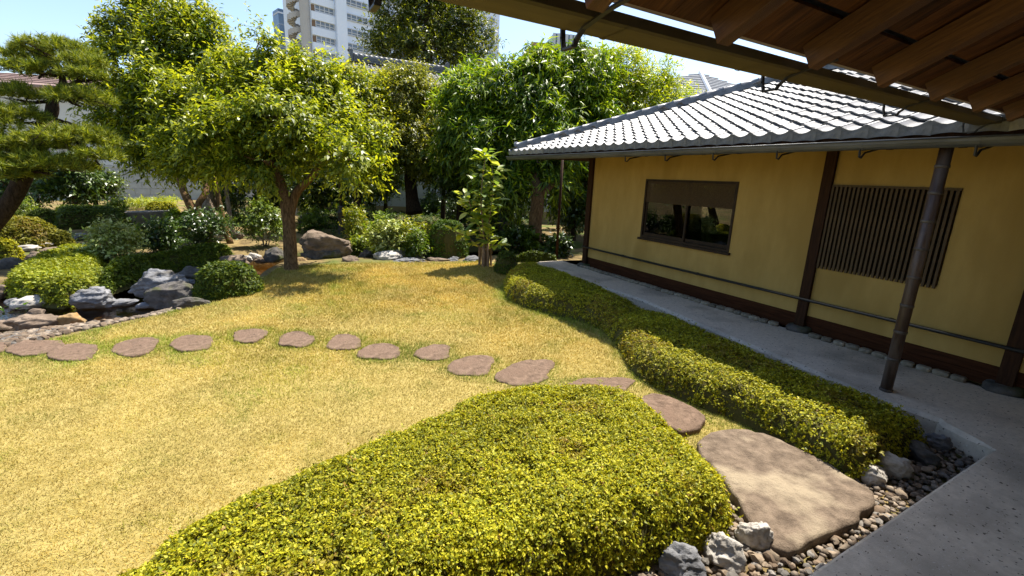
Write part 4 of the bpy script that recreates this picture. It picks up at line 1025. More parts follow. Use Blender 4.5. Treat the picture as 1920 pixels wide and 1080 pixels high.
o = link('lawn_grass', np_mesh('lawn_grass', V, np.arange(len(V)).reshape(-1, 3), colr), M['grass']); tag(o, 'short mown lawn grass, mostly dried to straw yellow', 'grass', kind='stuff')

# ================================================================ TREES
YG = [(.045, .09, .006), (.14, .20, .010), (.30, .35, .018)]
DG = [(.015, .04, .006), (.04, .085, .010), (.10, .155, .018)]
MG = [(.035, .08, .008), (.10, .17, .014), (.22, .29, .022)]
# front tree
w = W(G(545, 505))
B1 = [blob(450, 225, 70, 52, w+.1), blob(500, 150, 52, 45, w+.3), blob(585, 170, 58, 42, w+.5), blob(530, 225, 85, 62, w-.3), blob(415, 275, 62, 38, w-.3), blob(505, 300, 75, 30, w-.4), blob(620, 258, 62, 45, w+.2), blob(655, 300, 60, 34, w-.7), blob(350, 215, 45, 40, w+.6), blob(425, 160, 45, 36, w+.6), blob(370, 300, 48, 32, w+.4), blob(492, 92, 22, 36, w+.2), blob(568, 112, 22, 32, w+.4), blob(630, 185, 30, 26, w+.4), blob(690, 262, 28, 24, w), blob(460, 118, 18, 26, w+.5), blob(330, 262, 34, 30, w+.3)]
tree('broadleaf_tree', 'furrowed brown trunk and yellow-green crown standing alone on the far lawn edge', [[pt(547, 512, w, .15), pt(545, 490, w, .115), pt(543, 440, w, .11), pt(538, 385, w, .115), pt(524, 335, w, .085), pt(500, 260, w, .06), pt(490, 180, w, .03)],
     [pt(546, 405, w, .06), pt(556, 362, w, .075), pt(585, 330, w-.1, .055), pt(620, 275, w, .03)]], B1, 56000, .095, .42, YG, 'bark', tipcol=(.54, .56, .04), twig=.34, clump=.26, shoots=.3, leaf_droop=.8, limb_r=.05)
# multi-stemmed tree on the far bank
w = W(G(398, 462))
B2 = [blob(300, 60, 55, 65, w+2.2), blob(250, 120, 65, 60, w+2.0), blob(330, 110, 65, 70, w+1.9), blob(390, 100, 55, 60, w+2.1), blob(240, 200, 65, 60, w+1.6), blob(320, 200, 70, 65, w+1.4), blob(270, 275, 60, 45, w+1.4), blob(345, 278, 65, 38, w+1.3), blob(400, 200, 60, 80, w+2.2), blob(225, 60, 25, 30, w+2.0), blob(290, 5, 35, 40, w+2.2), blob(370, 40, 35, 45, w+2.2), blob(430, 300, 45, 35, w+1.4)]
tree('multi_stem_tree', 'tall multi-stemmed tree with long dark leaves rising behind the round bush', [[pt(400, 464, w, .12), pt(380, 425, w, .10), pt(352, 375, w, .085), pt(338, 335, w+.25, .075), pt(322, 240, w+1.1, .05), pt(310, 160, w+1.6, .025)], [pt(375, 420, w, .07), pt(372, 385, w, .07), pt(388, 350, w+.2, .06), pt(400, 250, w+1.3, .03)]],
     B2, 58000, .15, .30, [(.02, .055, .006), (.09, .15, .010), (.28, .33, .018)], 'bark', tipcol=(.50, .52, .025), twig=.42, clump=.26, shoots=.2, leaf_droop=.7)
w2 = W(G(428, 457))
tree('slim_tree', 'slim brown leaning trunk just right of the multi-stemmed tree', [[pt(432, 458, w2, .075), pt(420, 420, w2, .06), pt(408, 360, w2, .05), pt(395, 280, w2, .03)]], [blob(400, 270, 60, 45, w2+.4), blob(440, 220, 55, 60, w2+.7)], 7000, .11, .32, DG, 'bark', tipcol=(.2, .26, .03))
w2 = W(G(440, 448))
tree('slim_tree', 'thin pale trunk, rightmost beside the brown stone', [[pt(441, 449, w2, .06), pt(432, 410, w2, .05), pt(424, 350, w2, .045), pt(425, 270, w2, .03)]], [blob(440, 275, 60, 45, w2+.4), blob(470, 240, 60, 55, w2+.8)], 7000, .10, .34, MG, 'bark_grey', tipcol=(.25, .28, .03))
w2 = W(G(405, 424))
tree('slim_tree', 'pale leaning trunk between the multi-stemmed tree and the slim brown one', [[pt(412, 426, w2, .07), pt(398, 390, w2, .06), pt(384, 355, w2, .055), pt(375, 280, w2, .03)]], [blob(380, 270, 60, 50, w2)], 4500, .11, .34, DG, 'bark_grey')
w2 = W(G(390, 415))
tree('old_tree', 'thick grey flared trunk standing behind the slim leaning trunks', [[pt(390, 420, w2, .36), pt(390, 408, w2, .26), pt(394, 380, w2, .2), pt(396, 330, w2, .18), pt(396, 220, w2, .1)]], [blob(400, 210, 100, 80, w2), blob(330, 260, 70, 60, w2)], 11000, .12, .34, DG, 'bark_grey')
# pine
w = 8.3
pine = empty('pine_tree', P(-95, 520, w)); tag(pine, 'black pine with leaning trunk and layered needle pads at the picture edge', 'tree')
cp = catmull([P(-95, 530, w), P(-30, 440, w), P(25, 370, w), P(62, 290, w), P(70, 262, w), P(95, 215, w), P(100, 185, w), P(118, 158, w), P(112, 130, w)], 5)
o = MB().tube(cp, list(np.interp(np.arange(len(cp)), [0, 12, 25, 40], [.15, .125, .095, .04])), 14, ridge=.09, seed=3).build('trunk', M['bark_dark'], pine, True); o.matrix_parent_inverse = Matrix.Translation(pine.location).inverted()
pads = [(110, 100, 62, 16, w), (60, 112, 42, 13, w), (160, 126, 40, 13, w-.1), (70, 138, 58, 12, w-.2), (160, 146, 34, 9, w-.2), (150, 190, 54, 15, w-.2), (28, 182, 40, 16, w-.3), (30, 225, 50, 18, w-.5), (150, 268, 62, 20, w-.5), (75, 275, 55, 18, w-.6), (10, 285, 50, 22, w-.8), (185, 300, 36, 14, w-.5), (90, 315, 75, 17, w-.6), (-25, 240, 50, 30, w-.8), (-30, 330, 60, 30, w-1), (30, 330, 45, 14, w-.5)]
mbb = MB(); TB = []; TD = []
for i, (x, y, rx, ry, wp) in enumerate(pads):
    c = P(x, y, wp); s = wp/FPX; e = min(cp[5:], key=lambda q_: np.linalg.norm(q_-c-np.array([0, 0, .1])))
    pp = limb(mbb, e, c+np.array([0, 0, -.08]), .04, .016, .05, 60+i, 6)
    for j in range(9):
        q_ = c+np.array([rng.uniform(-1, 1)*rx*s, rng.uniform(-1, 1)*rx*s*.8, rng.uniform(-.4, .4)*ry*s]); limb(mbb, pp[len(pp)*(3+j % 6)//9], q_, .012, .004, .05, i*11+j, 4)
    nt = int(170*(rx/60)**1.5); u = rand_dir(nt); u[:, 2] = np.abs(u[:, 2])-.15; rr_ = rng.random(nt)**.4
    b = c+u*rr_[:, None]*np.array([rx*s, rx*s*.7, ry*s*1.6]); TB.append(b); TD.append(unit(u*np.array([.8, .8, .2])+np.array([0, 0, .9])+rand_dir(nt)*.35))
o = mbb.build('branches', M['bark_dark'], pine, True); o.matrix_parent_inverse = Matrix.Translation(pine.location).inverted()
TB = np.concatenate(TB); TD = np.concatenate(TD); nn = 28
Bq = np.repeat(TB, nn, 0); Dq = np.repeat(TD, nn, 0); m = len(Bq); dq = unit(Dq*.75+rand_dir(m)*.9); L_ = .08+.075*rng.random(m)
s_ = unit(np.cross(dq, rand_dir(m)))*.0065; Bq = Bq+Dq*(rng.random((m, 1))*.07)
V = np.stack([Bq-s_, Bq+s_, Bq+dq*L_[:, None]], 1).reshape(-1, 3)
o = link('crown', np_mesh('crown', V, np.arange(len(V)).reshape(-1, 3), pick([(.07, .11, .010), (.20, .25, .018), (.44, .45, .04)], m)*np.repeat(.6+.7*rng.random(len(TB)), nn)[:, None]), M['needle'], pine); o.matrix_parent_inverse = Matrix.Translation(pine.location).inverted()
# peach-like tree by the annex
w = 11.6
B4 = [blob(900, 190, 70, 60, w+1.0), blob(985, 170, 75, 60, w+1.0), blob(1070, 160, 70, 50, w+1.2), blob(930, 260, 75, 55, w+0.5), blob(1010, 260, 75, 60, w+0.5), blob(1080, 230, 70, 50, w+1.0), blob(870, 240, 45, 55, w+0.8), blob(1010, 130, 45, 35, w+1.2), blob(950, 330, 50, 30, w+0.4), blob(1040, 320, 50, 28, w+0.7), blob(1110, 120, 40, 30, w+1.4), blob(900, 145, 35, 25, w+1.4)]
tree('peach_tree', 'broad tree with long drooping leaves and forked trunk behind the annex corner', [[pt(1003, 455, w, .21), pt(1004, 420, w, .17), pt(1008, 365, w, .16), pt(1000, 320, w+.4, .11), pt(985, 220, w+1.0, .06)], [pt(1008, 370, w, .11), pt(1030, 350, w, .10), pt(1050, 325, w+.3, .08), pt(1075, 230, w+1.0, .04)]],
     B4, 60000, .21, .20, [(.02, .06, .006), (.07, .15, .010), (.22, .32, .020)], 'bark', tipcol=(.38, .47, .025), twig=.5, per=11, droop=.7, leaf_droop=1.4, limb_r=.07)
w = 13.5
tree('yellow_tree', 'bright yellow-green airy tree rising above the annex hip', [[pt(1150, 420, w, .12), pt(1155, 330, w, .09), pt(1165, 220, w, .05)]], [blob(1150, 165, 55, 45, w), blob(1200, 180, 55, 40, w), blob(1250, 190, 45, 30, w+.3), blob(1180, 225, 70, 45, w), blob(1175, 125, 40, 25, w+.2), blob(1230, 145, 25, 30, w)], 26000, .12, .27, [(.08, .15, .010), (.20, .30, .015), (.38, .44, .025)], 'bark_grey', tipcol=(.56, .56, .03), twig=.45)
w = 14.5
tree('round_tree', 'rounded tree with fine yellow-tipped leaves below the tiled storehouse roof', [[pt(776, 400, w, .26), pt(772, 370, w, .2), pt(768, 310, w, .17), pt(765, 220, w, .08)]], [blob(765, 190, 68, 60, w), blob(725, 220, 52, 55, w), blob(815, 220, 46, 55, w), blob(765, 265, 75, 50, w-.4), blob(770, 150, 45, 25, w), blob(740, 300, 50, 35, w-.3), blob(800, 300, 50, 35, w-.3)], 48000, .095, .42, [(.05, .08, .006), (.13, .16, .012), (.26, .26, .02)], 'bark_dark', tipcol=(.50, .50, .10), twig=.25, up=.6)
w = 13.2
tree('broadleaf_tree', 'yellow-green tree between the front tree and the rounded tree', [[pt(668, 405, w, .12), pt(672, 340, w, .1), pt(668, 240, w, .05)]], [blob(660, 190, 55, 55, w), blob(690, 250, 50, 55, w), blob(640, 250, 50, 50, w), blob(690, 165, 30, 30, w), blob(700, 310, 45, 35, w)], 26000, .11, .40, YG, 'bark_dark', tipcol=(.56, .52, .04))
w = 27
tree('tall_evergreen', 'tall dark green tree towering in front of the white apartment block', [[pt(800, 330, w, .5), pt(800, 200, w, .4), pt(802, 60, w, .25), pt(802, -60, w, .12)]], [blob(740, 40, 48, 40, w), blob(800, 30, 60, 50, w), blob(860, 45, 50, 45, w), blob(745, 90, 45, 30, w), blob(805, 95, 65, 35, w-.5), blob(870, 95, 45, 30, w), blob(800, -30, 55, 40, w), blob(750, -15, 30, 30, w), blob(890, 70, 30, 30, w)], 30000, .22, .34, [(.012, .03, .006), (.035, .065, .010), (.12, .15, .014)], 'bark_dark', tipcol=(.36, .38, .02), twig=.9, limb_r=.15, leaf_droop=.4)
# dark background trees that close the garden
GB = 'dark evergreens closing the garden'
for i, (x, y, rx, ry, w, lab) in enumerate([
    (590, 340, 60, 50, 15.5, 'dark evergreen tree behind the lamp post'), (660, 350, 45, 35, 16, 'dark small evergreen right of the lamp post'), (860, 330, 45, 45, 14, 'dark evergreen left of the sapling top'),
    (830, 300, 40, 50, 15, 'dark evergreen behind the rounded tree, toward the sapling'), (930, 370, 45, 45, 13.6, 'dark evergreen behind the sapling'), (1080, 370, 40, 50, 13.6, 'thin dark tree seen under the annex eave'),
    (480, 330, 55, 55, 15.5, 'dark evergreen seen between the front trunk and the thin pale trunk'), (530, 290, 60, 60, 16.5, 'dark evergreen high behind the front tree crown'), (1130, 340, 60, 60, 15, 'dark tree hidden mostly by the annex corner'),
    (130, 340, 45, 35, 15, 'low spreading dark tree behind the pine trunk'), (170, 350, 35, 30, 16, 'small multi-stem dark tree before the grey block wall'), (60, 350, 50, 40, 15.5, 'dark tree behind the leaning pine trunk'), (1020, 240, 80, 70, 16, 'dark evergreen behind the peach-like tree'), (720, 330, 40, 40, 17, 'dark tree before the white storehouse wall')]):
    c = P(x, y, w); g = c.copy(); g[2] = LAWN_Z-.03; s = w/FPX
    tr = [(g, .09), (g*.5+c*.5+np.array([.05, .05, 0]), .07), (c, .04)]
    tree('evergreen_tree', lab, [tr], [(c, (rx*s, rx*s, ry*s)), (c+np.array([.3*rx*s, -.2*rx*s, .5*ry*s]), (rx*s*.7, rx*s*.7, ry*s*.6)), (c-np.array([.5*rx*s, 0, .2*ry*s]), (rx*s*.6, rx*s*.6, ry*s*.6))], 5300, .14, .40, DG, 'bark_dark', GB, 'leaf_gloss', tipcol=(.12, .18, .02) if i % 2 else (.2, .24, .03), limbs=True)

# ================================================================ SHRUBS
def shrub(name, label, x0, x1, y0, y1, n, L, aspect, cols, z=LAWN_Z, lm='leaf', tip=None, group=None, stems=5, twig=.16, cat='shrub', **kw):
    cx = (x0+x1)/2; g = G(cx, y1, z); g[2] = min(zg(g), z)-.02; w = W(g); s = w/FPX; rx = (x1-x0)/2*s; h = (y1-y0)*s
    fwd = unit(np.array([g[0], g[1], 0.0])); g = g+fwd*rx*.6
    root = empty(name, g); tag(root, label, cat, group)
    c = g+np.array([0, 0, h*.54]); mb = MB()
    for i in range(stems):
        e = c+rand_dir(1)[0]*np.array([rx, rx, h*.4])*.6; limb(mb, g+np.array([rng.normal()*.03, rng.normal()*.03, 0]), e, .013, .005, .1, i, 5)
    mb.build('stems', M['bark_grey'], root, True).matrix_parent_inverse = Matrix.Translation(root.location).inverted()
    bl = [(c, (rx*.92, rx*.92, h*.46)), (c+np.array([0, 0, h*.12]), (rx*.7, rx*.7, h*.36))]
    Pq, D, N, LL, C = crown_leaves(bl, n, L, aspect, cols, twig=twig, per=6, tipcol=tip, **kw)
    leaves('foliage', Pq, D, N, LL, LL*aspect, C, M[lm], root); return root
def dome(name, label, x0, x1, y0, y1, n, leaf, cols, z=LAWN_Z, group='clipped round bushes', seed=1, depth=.85, tip=None, aspect=.5):
    """a clipped round bush"""
    cx = (x0+x1)/2; g = G(cx, y1, z); w = W(g); s = w/FPX; rx = (x1-x0)/2*s; h = (y1-y0)*s*1.0; fwd = unit(g[:2]); c = g[:2]+fwd*rx*depth*.8; rt_ = np.array([fwd[1], -fwd[0]])
    poly = [c+rt_*rx*math.cos(t)+fwd*rx*depth*math.sin(t) for t in np.linspace(0, 2*math.pi, 28)[:-1]]
    return hedge(name, label, poly, z+h*.93, leaf, n, cols, base=z-.05, r_edge=rx*depth*.95, group=group, seed=seed, tip=tip, aspect=aspect)
dome('round_bush', 'clipped dark green round bush on the lawn edge by the stream', 378, 487, 497, 560, 20000, .038, [(.03, .065, .006), (.085, .13, .010), (.18, .22, .015)], z=-.17, seed=3)
dome('round_bush', 'mossy dark green round bush left of the sapling', 800, 878, 412, 486, 17000, .037, [(.03, .07, .006), (.07, .14, .010), (.15, .22, .012)], z=-.17, seed=4)
dome('round_bush', 'yellow-green mound tucked behind the mossy round bush', 762, 820, 417, 476, 9000, .035, AZ, seed=5)
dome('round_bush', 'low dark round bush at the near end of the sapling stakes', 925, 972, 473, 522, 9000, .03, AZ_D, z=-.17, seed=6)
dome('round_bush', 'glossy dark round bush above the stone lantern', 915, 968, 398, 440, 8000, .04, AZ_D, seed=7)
dome('azalea_mound', 'large yellow-brown azalea mound at the left edge of the far path', -40, 94, 411, 468, 15000, .055, [(.10, .10, .012), (.20, .20, .015), (.30, .27, .03)], seed=8, tip=(.30, .16, .05))
dome('azalea_mound', 'small azalea mound on the path beside the large one', 92, 131, 436, 462, 6000, .045, [(.09, .10, .012), (.20, .20, .015), (.30, .27, .03)], seed=9)
dome('azalea_mound', 'yellow azalea mound at the picture edge below the flat path stones', -30, 32, 452, 496, 8000, .045, AZ, seed=10)
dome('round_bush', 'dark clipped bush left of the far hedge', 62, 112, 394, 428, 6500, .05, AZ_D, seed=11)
hp = [G(x, y, -.2)[:2] for x, y in [(12, 545), (60, 560), (120, 566), (180, 552), (192, 530)]]+[G(x, y, .02)[:2] for x, y in [(190, 488), (200, 466), (130, 458), (60, 480), (15, 505)]]
hedge('azalea_hedge', 'sprawling yellow-green azalea on the far stream bank above the white rock', hp, .06, .047, 38000, [(.12, .16, .010), (.24, .28, .015), (.36, .37, .03)], base=-.3, r_edge=.28, seed=12, group='clipped azalea hedges', aspect=.48)
hp = [G(x, y, -.15)[:2] for x, y in [(195, 540), (300, 505), (400, 492), (440, 488)]]+[G(x, y, .1)[:2] for x, y in [(446, 466), (420, 461), (360, 466), (280, 478), (200, 494)]]
hedge('azalea_hedge', 'level clipped hedge running behind the blue-grey boulder', hp, .17, .042, 34000, [(.05, .085, .008), (.11, .16, .012), (.22, .26, .018)], base=-.25, r_edge=.22, seed=13, group='clipped azalea hedges', aspect=.48)
hp = [G(x, y, -.15)[:2] for x, y in [(104, 418), (170, 420), (236, 420)]]+[G(x, y, .3)[:2] for x, y in [(240, 402), (170, 398), (104, 400)]]
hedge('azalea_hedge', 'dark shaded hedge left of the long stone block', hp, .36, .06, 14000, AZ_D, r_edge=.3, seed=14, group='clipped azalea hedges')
hp = [G(x, y, -.15)[:2] for x, y in [(945, 492), (1000, 492), (1042, 490)]]+[G(x, y, .1)[:2] for x, y in [(1042, 469), (1000, 469), (945, 471)]]
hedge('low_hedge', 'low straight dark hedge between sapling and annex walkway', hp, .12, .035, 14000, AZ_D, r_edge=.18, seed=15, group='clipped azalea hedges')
hp = [G(x, y, -.15)[:2] for x, y in [(275, 400), (330, 400)]]+[G(x, y, .1)[:2] for x, y in [(335, 389), (275, 389)]]
hedge('low_hedge', 'small clipped hedge just behind the long stone block', hp, .25, .06, 5000, AZ, r_edge=.25, seed=16, group='clipped azalea hedges')
VAR = [(.14, .20, .03), (.34, .40, .08), (.62, .64, .28)]
GSH = 'loose garden shrubs'
shrubs = [
 ('variegated pale-leaved shrub on the far bank before the stone block', 168, 272, 418, 496, 4200, .075, .42, VAR, 'leaf_gloss', None),
 ('dark leafy shrub right of the variegated shrub', 262, 345, 415, 478, 3200, .08, .4, DG, 'leaf_gloss', None),
 ('dark shrub at the foot of the multi-stemmed tree', 330, 440, 400, 468, 3800, .08, .4, DG, 'leaf_gloss', None),
 ('light green upright shrub left of the front trunk on the dry bank', 462, 535, 378, 466, 3400, .075, .42, MG, 'leaf_gloss', (.25, .30, .05)),
 ('fresh green low shrub behind the big boulder', 572, 622, 398, 440, 2400, .07, .4, MG, 'leaf', (.2, .3, .03)),
 ('yellowish feathery shrub right of the front trunk', 566, 596, 378, 412, 1200, .06, .35, YG, 'leaf', (.4, .36, .04)),
 ('tall yellowish shrub just right of the lamp post', 650, 690, 382, 466, 2400, .065, .35, YG, 'leaf', (.42, .36, .05)),
 ('bright green layered shrub in the middle of the far bank', 685, 755, 378, 470, 4200, .075, .4, MG, 'leaf', (.22, .32, .03)),
 ('broad-leaved light green shrub above the pale slanting rock', 690, 760, 420, 482, 3200, .085, .45, VAR, 'leaf_gloss', None),
 ('yellow-leaved shrub before the mossy round bush', 735, 800, 412, 480, 3400, .07, .36, YG, 'leaf', (.45, .42, .04)),
 ('small green shrub below the yellow-leaved shrub', 762, 806, 440, 486, 2200, .07, .38, MG, 'leaf', None),
 ('tiny yellow-green shrub at the foot of the rounded tree', 762, 786, 398, 424, 900, .06, .4, YG, 'leaf', (.35, .36, .04)),
 ('dark broad-leaved shrub behind the mossy round bush', 815, 900, 372, 428, 3200, .09, .4, DG, 'leaf_gloss', None),
 ('dark camellia-like shrub left of the lamp post', 575, 635, 360, 404, 3000, .08, .42, DG, 'leaf_gloss', None),
 ('dark shrub right behind the lamp post', 632, 688, 374, 430, 3000, .08, .42, DG, 'leaf_gloss', None),
 ('broad hosta-like plant under the peach-like tree', 944, 1012, 440, 476, 900, .17, .6, MG, 'leaf_gloss', None),
 ('dark low plant at the foot of the thin eave post', 1020, 1072, 448, 482, 1100, .12, .45, DG, 'leaf_gloss', None),
 ('dark shrub right of the sapling', 925, 985, 436, 478, 1800, .09, .42, DG, 'leaf_gloss', None),
 ('slender thin-stemmed shrub seen under the annex eave', 1068, 1102, 330, 438, 1800, .08, .36, DG, 'leaf', (.2, .25, .02)),
 ('green shrub at the right edge of the stone block', 320, 358, 398, 424, 1400, .09, .4, MG, 'leaf', None),
 ('pale yellow-green weeds bed before the grey wall', 228, 345, 372, 396, 2600, .12, .25, [(.20, .25, .03), (.36, .40, .06)], 'leaf', None),
 ('upright green shrub at the right end of the dark hedge', 205, 238, 376, 414, 1600, .09, .36, MG, 'leaf', None),
 ('feathery dark shrub left of the pale path mound', 20, 72, 372, 416, 1800, .09, .3, MG, 'leaf', (.25, .28, .03)),
 ('dark shrub between the evergreen trunks, left of the front trunk', 440, 500, 392, 440, 2400, .08, .4, DG, 'leaf_gloss', None),
 ('green leafy shrub at the trunk of the rounded tree', 690, 735, 350, 392, 1800, .09, .4, DG, 'leaf_gloss', None),
 ('low green plant among the rocks below the level hedge', 310, 350, 488, 508, 700, .06, .3, MG, 'leaf', None),
 ('bright green fern-like plant above the white rock', 22, 62, 540, 562, 420, .10, .25, [(.06, .14, .01), (.14, .24, .02)], 'leaf', None),
 ('shaded green bush by the annex end wall', 1040, 1100, 400, 445, 1800, .09, .4, DG, 'leaf_gloss', None)]
shrubs += [
 ('dark glossy shrub beyond the path left of the front trunk', 478, 540, 350, 415, 3000, .10, .4, DG, 'leaf_gloss', None),
 ('deep green shrub beyond the lamp post, before the garden wall', 598, 668, 345, 398, 3200, .10, .4, DG, 'leaf_gloss', None),
 ('deep green shrub before the garden wall, left of the rounded trunk', 700, 768, 352, 404, 3000, .10, .4, DG, 'leaf_gloss', None),
 ('dark shrub right of the rounded trunk at the plinth', 782, 840, 360, 412, 3000, .10, .4, DG, 'leaf_gloss', (.16, .22, .02)),
 ('dark tall shrub between the sapling top and the peach-like trunk', 930, 1000, 340, 430, 4200, .10, .4, DG, 'leaf_gloss', (.14, .2, .02)),
 ('dark shrub left behind the sapling', 850, 920, 365, 440, 3600, .10, .4, DG, 'leaf_gloss', None),
 ('dark thin shrub right of the peach-like trunk under the eave', 1025, 1062, 350, 430, 1800, .09, .36, DG, 'leaf_gloss', None),
 ('mid green shrub at the foot of the garden wall, rightmost before the eave post', 880, 940, 400, 452, 2600, .09, .4, MG, 'leaf_gloss', None),
 ('leafy green shrub filling the gap right of the lamp post base', 655, 705, 420, 476, 2600, .08, .4, MG, 'leaf', (.3, .34, .03)),
 ('dark shrub behind the slim trunks before the grey wall', 400, 470, 360, 410, 2800, .10, .4, DG, 'leaf_gloss', None)]
for (lab, x0, x1, y0, y1, n, L, asp, cols, lm, tip) in shrubs:
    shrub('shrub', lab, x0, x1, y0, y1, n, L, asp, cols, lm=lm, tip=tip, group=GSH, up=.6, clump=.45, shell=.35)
gp = [G(x, y, -.15)[:2] for x, y in [(560, 440), (620, 446), (700, 462), (800, 470), (900, 468), (985, 462), (1010, 440), (1000, 412), (900, 398), (780, 396), (660, 394), (560, 402)]]
o = hedge('shade_cover', 'low dark leaf layer added for the shade under the far trees', gp, .06, .085, 25000, DG, r_edge=.5, seed=21, loose=2.5); o['kind'] = 'stuff'; o['category'] = 'ground cover'  # dark leaves added over sunlit soil that should lie in tree shade
# reeds on the far bank
def reeds(label, pxs, n, L):
    base0 = G(*pxs[0], -.25); root = empty('reed_clump', base0); tag(root, label, 'grass plant', 'reed clumps by the stream')
    V = []; Fv = []; C = []
    for i in range(n):
        u = rng.random(); a, b = pxs[0], pxs[1]; g = G(a[0]*(1-u)+b[0]*u, a[1]*(1-u)+b[1]*u, -.25)+np.array([rng.normal()*.06, rng.normal()*.1, 0])
        d = np.array([rng.normal()*.5, rng.normal()*.5, 0]); l = L*(.6+.6*rng.random()); s = unit(np.cross(d+np.array([0, 0, .01]), [0, 0, 1.0]))*.006
        p0 = g; p1 = g+d*l*.25+np.array([0, 0, l*.55]); p2 = g+d*l*.8+np.array([0, 0, l*(.85-.3*np.linalg.norm(d))]); k = len(V)
        V += [p0-s, p0+s, p1+s, p1-s, p2]; Fv += [(k, k+1, k+2, k+3)]; C.append(1); Fv.append((k+3, k+2, k+4))
    o = MB().add(V, Fv).build('blades', M['reed'], root); o.matrix_parent_inverse = Matrix.Translation(root.location).inverted()
M['reed'] = mat('reed_blade', (.07, .12, .012), (.16, .20, .02), 12, .5)
reeds('tall dark green reeds between azalea and blue-grey boulder', ((195, 545), (265, 520)), 260, .42)
reeds('arching thin grass blades over the water below the azalea', ((128, 566), (150, 560)), 40, .40)

# ---- the sapling with stakes: large leaves are single pieces
sap = empty('sapling', (SAP[0], SAP[1], zg(SAP)-.02)); tag(sap, 'young slender tree with large pale leaves and low stakes on a lawn mound', 'tree'); bpy.context.view_layer.update()
sz = zg(SAP); S0 = np.array([SAP[0], SAP[1], sz]); ws = W(SAP); s = ws/FPX
def sp(px, py, dw=0): return P(px, py, ws+dw)
stems = [[sp(912, 500), sp(906, 430), sp(902, 370), sp(908, 310), sp(911, 282)], [sp(914, 470), sp(918, 410), sp(925, 350), sp(922, 310)], [sp(908, 460), sp(895, 420), sp(882, 385), sp(878, 360)], [sp(908, 470), sp(890, 455), sp(868, 440), sp(846, 431)], [sp(916, 470), sp(928, 460), sp(940, 466)]]
SP = []
for i, st in enumerate(stems):
    cps = catmull(st, 5); sub(MB().tube(cps, list(np.linspace(.024 if i == 0 else .012, .004, len(cps))), 7), 'stem', M['stake'], sap, True); SP.append(cps)
lmsh = []
for k, c in enumerate([(.22, .29, .03), (.34, .40, .04), (.46, .50, .12), (.15, .24, .06)]):
    nseg = 5; V = []; F = []
    for i in range(nseg+1):
        t = i/nseg; hw = .48*math.sin(math.pi*min(1, t*.97+.02))**.8*(1-.15*t); V += [(-hw*.5, t, .12*hw-.12*t*t), (0, t, -.12*t*t-.03*hw), (hw*.5, t, .12*hw-.12*t*t)]
    for i in range(nseg): F += [(i*3, i*3+1, i*3+4, i*3+3), (i*3+1, i*3+2, i*3+5, i*3+4)]
    m_ = np_mesh('leaf', V, np.array(F), np.tile(c, (len(F), 1)), smooth=True); m_.materials.append(M['leaf']); lmsh.append(m_)
inv = sap.matrix_world.inverted(); rr = random.Random(4)
for i, cps in enumerate(SP):
    nl = (106, 76, 50, 26, 16)[i]
    for j in range(nl):
        f = .22+.78*j/nl if i == 0 else .12+.88*j/nl; p = cps[min(len(cps)-1, int(f*(len(cps)-1)))]+np.array([rr.gauss(0, .015), rr.gauss(0, .015), rr.gauss(0, .02)])
        az = rr.uniform(0, 6.28); L = rr.uniform(.16, .26)
        off = np.array([math.cos(az), math.sin(az), .3])*rr.uniform(.0, .15)
        o = link('leaf', lmsh[rr.randrange(4)], None, sap); o.matrix_parent_inverse = inv
        o.matrix_world = Matrix.Translation(p+off) @ Matrix.Rotation(az-math.pi/2, 4, 'Z') @ Matrix.Rotation(rr.uniform(-.5, .7), 4, 'X') @ Matrix.Rotation(rr.uniform(-.5, .5), 4, 'Y') @ Matrix.Diagonal((L*rr.uniform(.9, 1.3), L, L, 1))
GK = 'wooden stakes around the sapling'
for i, (x, y0, y1, r_) in enumerate([(898, 503, 464, .030), (906, 507, 462, .034), (915, 506, 458, .026), (921, 505, 458, .024)]):
    b = sp(x, y0, (.1, -.08, -.05, .08)[i]); t = sp(x+(2, 1, -1, 0)[i], y1, (.08, -.06, -.03, .06)[i]); b[2] -= .08
    m_ = MB().tube(catmull([b, b*.5+t*.5+np.array([.006*(-1)**i, 0, 0]), t], 3), r_, 9, ridge=.08, seed=i)
    o = m_.build('support_stake', M['stake'], None, True); tag(o, ('leftmost bark-covered stake at the sapling foot', 'thick dark bark-covered stake, second from the left at the sapling foot', 'smooth pale stake, third from the left at the sapling foot', 'thin rightmost stake at the sapling foot')[i], 'stake', GK)

# ================================================================ GARDEN FURNITURE
# lamp post
L0 = G(642, 446); lp = empty('lamp_post', L0); tag(lp, 'black cast-iron garden lamp post beside the big boulder', 'lamp post'); bpy.context.view_layer.update()
sub(MB().lathe(L0, [(.16, -.05), (.16, .06), (.13, .09), (.11, .12), (.10, .16), (.09, .66), (.11, .70), (.09, .74), (.06, .77), (.055, .82), (.07, .85), (.045, .88)], 16), 'base', M['iron'], lp, True)
sub(MB().lathe(L0, [(.042, .88), (.034, 2.15), (.04, 2.17), (.04, 2.2), (.024, 2.22), (.02, 2.3)], 12), 'post', M['iron'], lp, True)
M['lamp_glass'] = mat('frosted_lamp_glass', (.7, .7, .66), None, rough=.3)
sub(MB().lathe(L0, [(.06, 2.3), (.09, 2.34), (.13, 2.62), (.10, 2.64)], 6), 'lantern', M['lamp_glass'], lp); sub(MB().lathe(L0, [(.16, 2.64), (.15, 2.67), (.05, 2.78), (.015, 2.86), (.02, 2.9), (.003, 2.93)], 6), 'cap', M['iron'], lp)
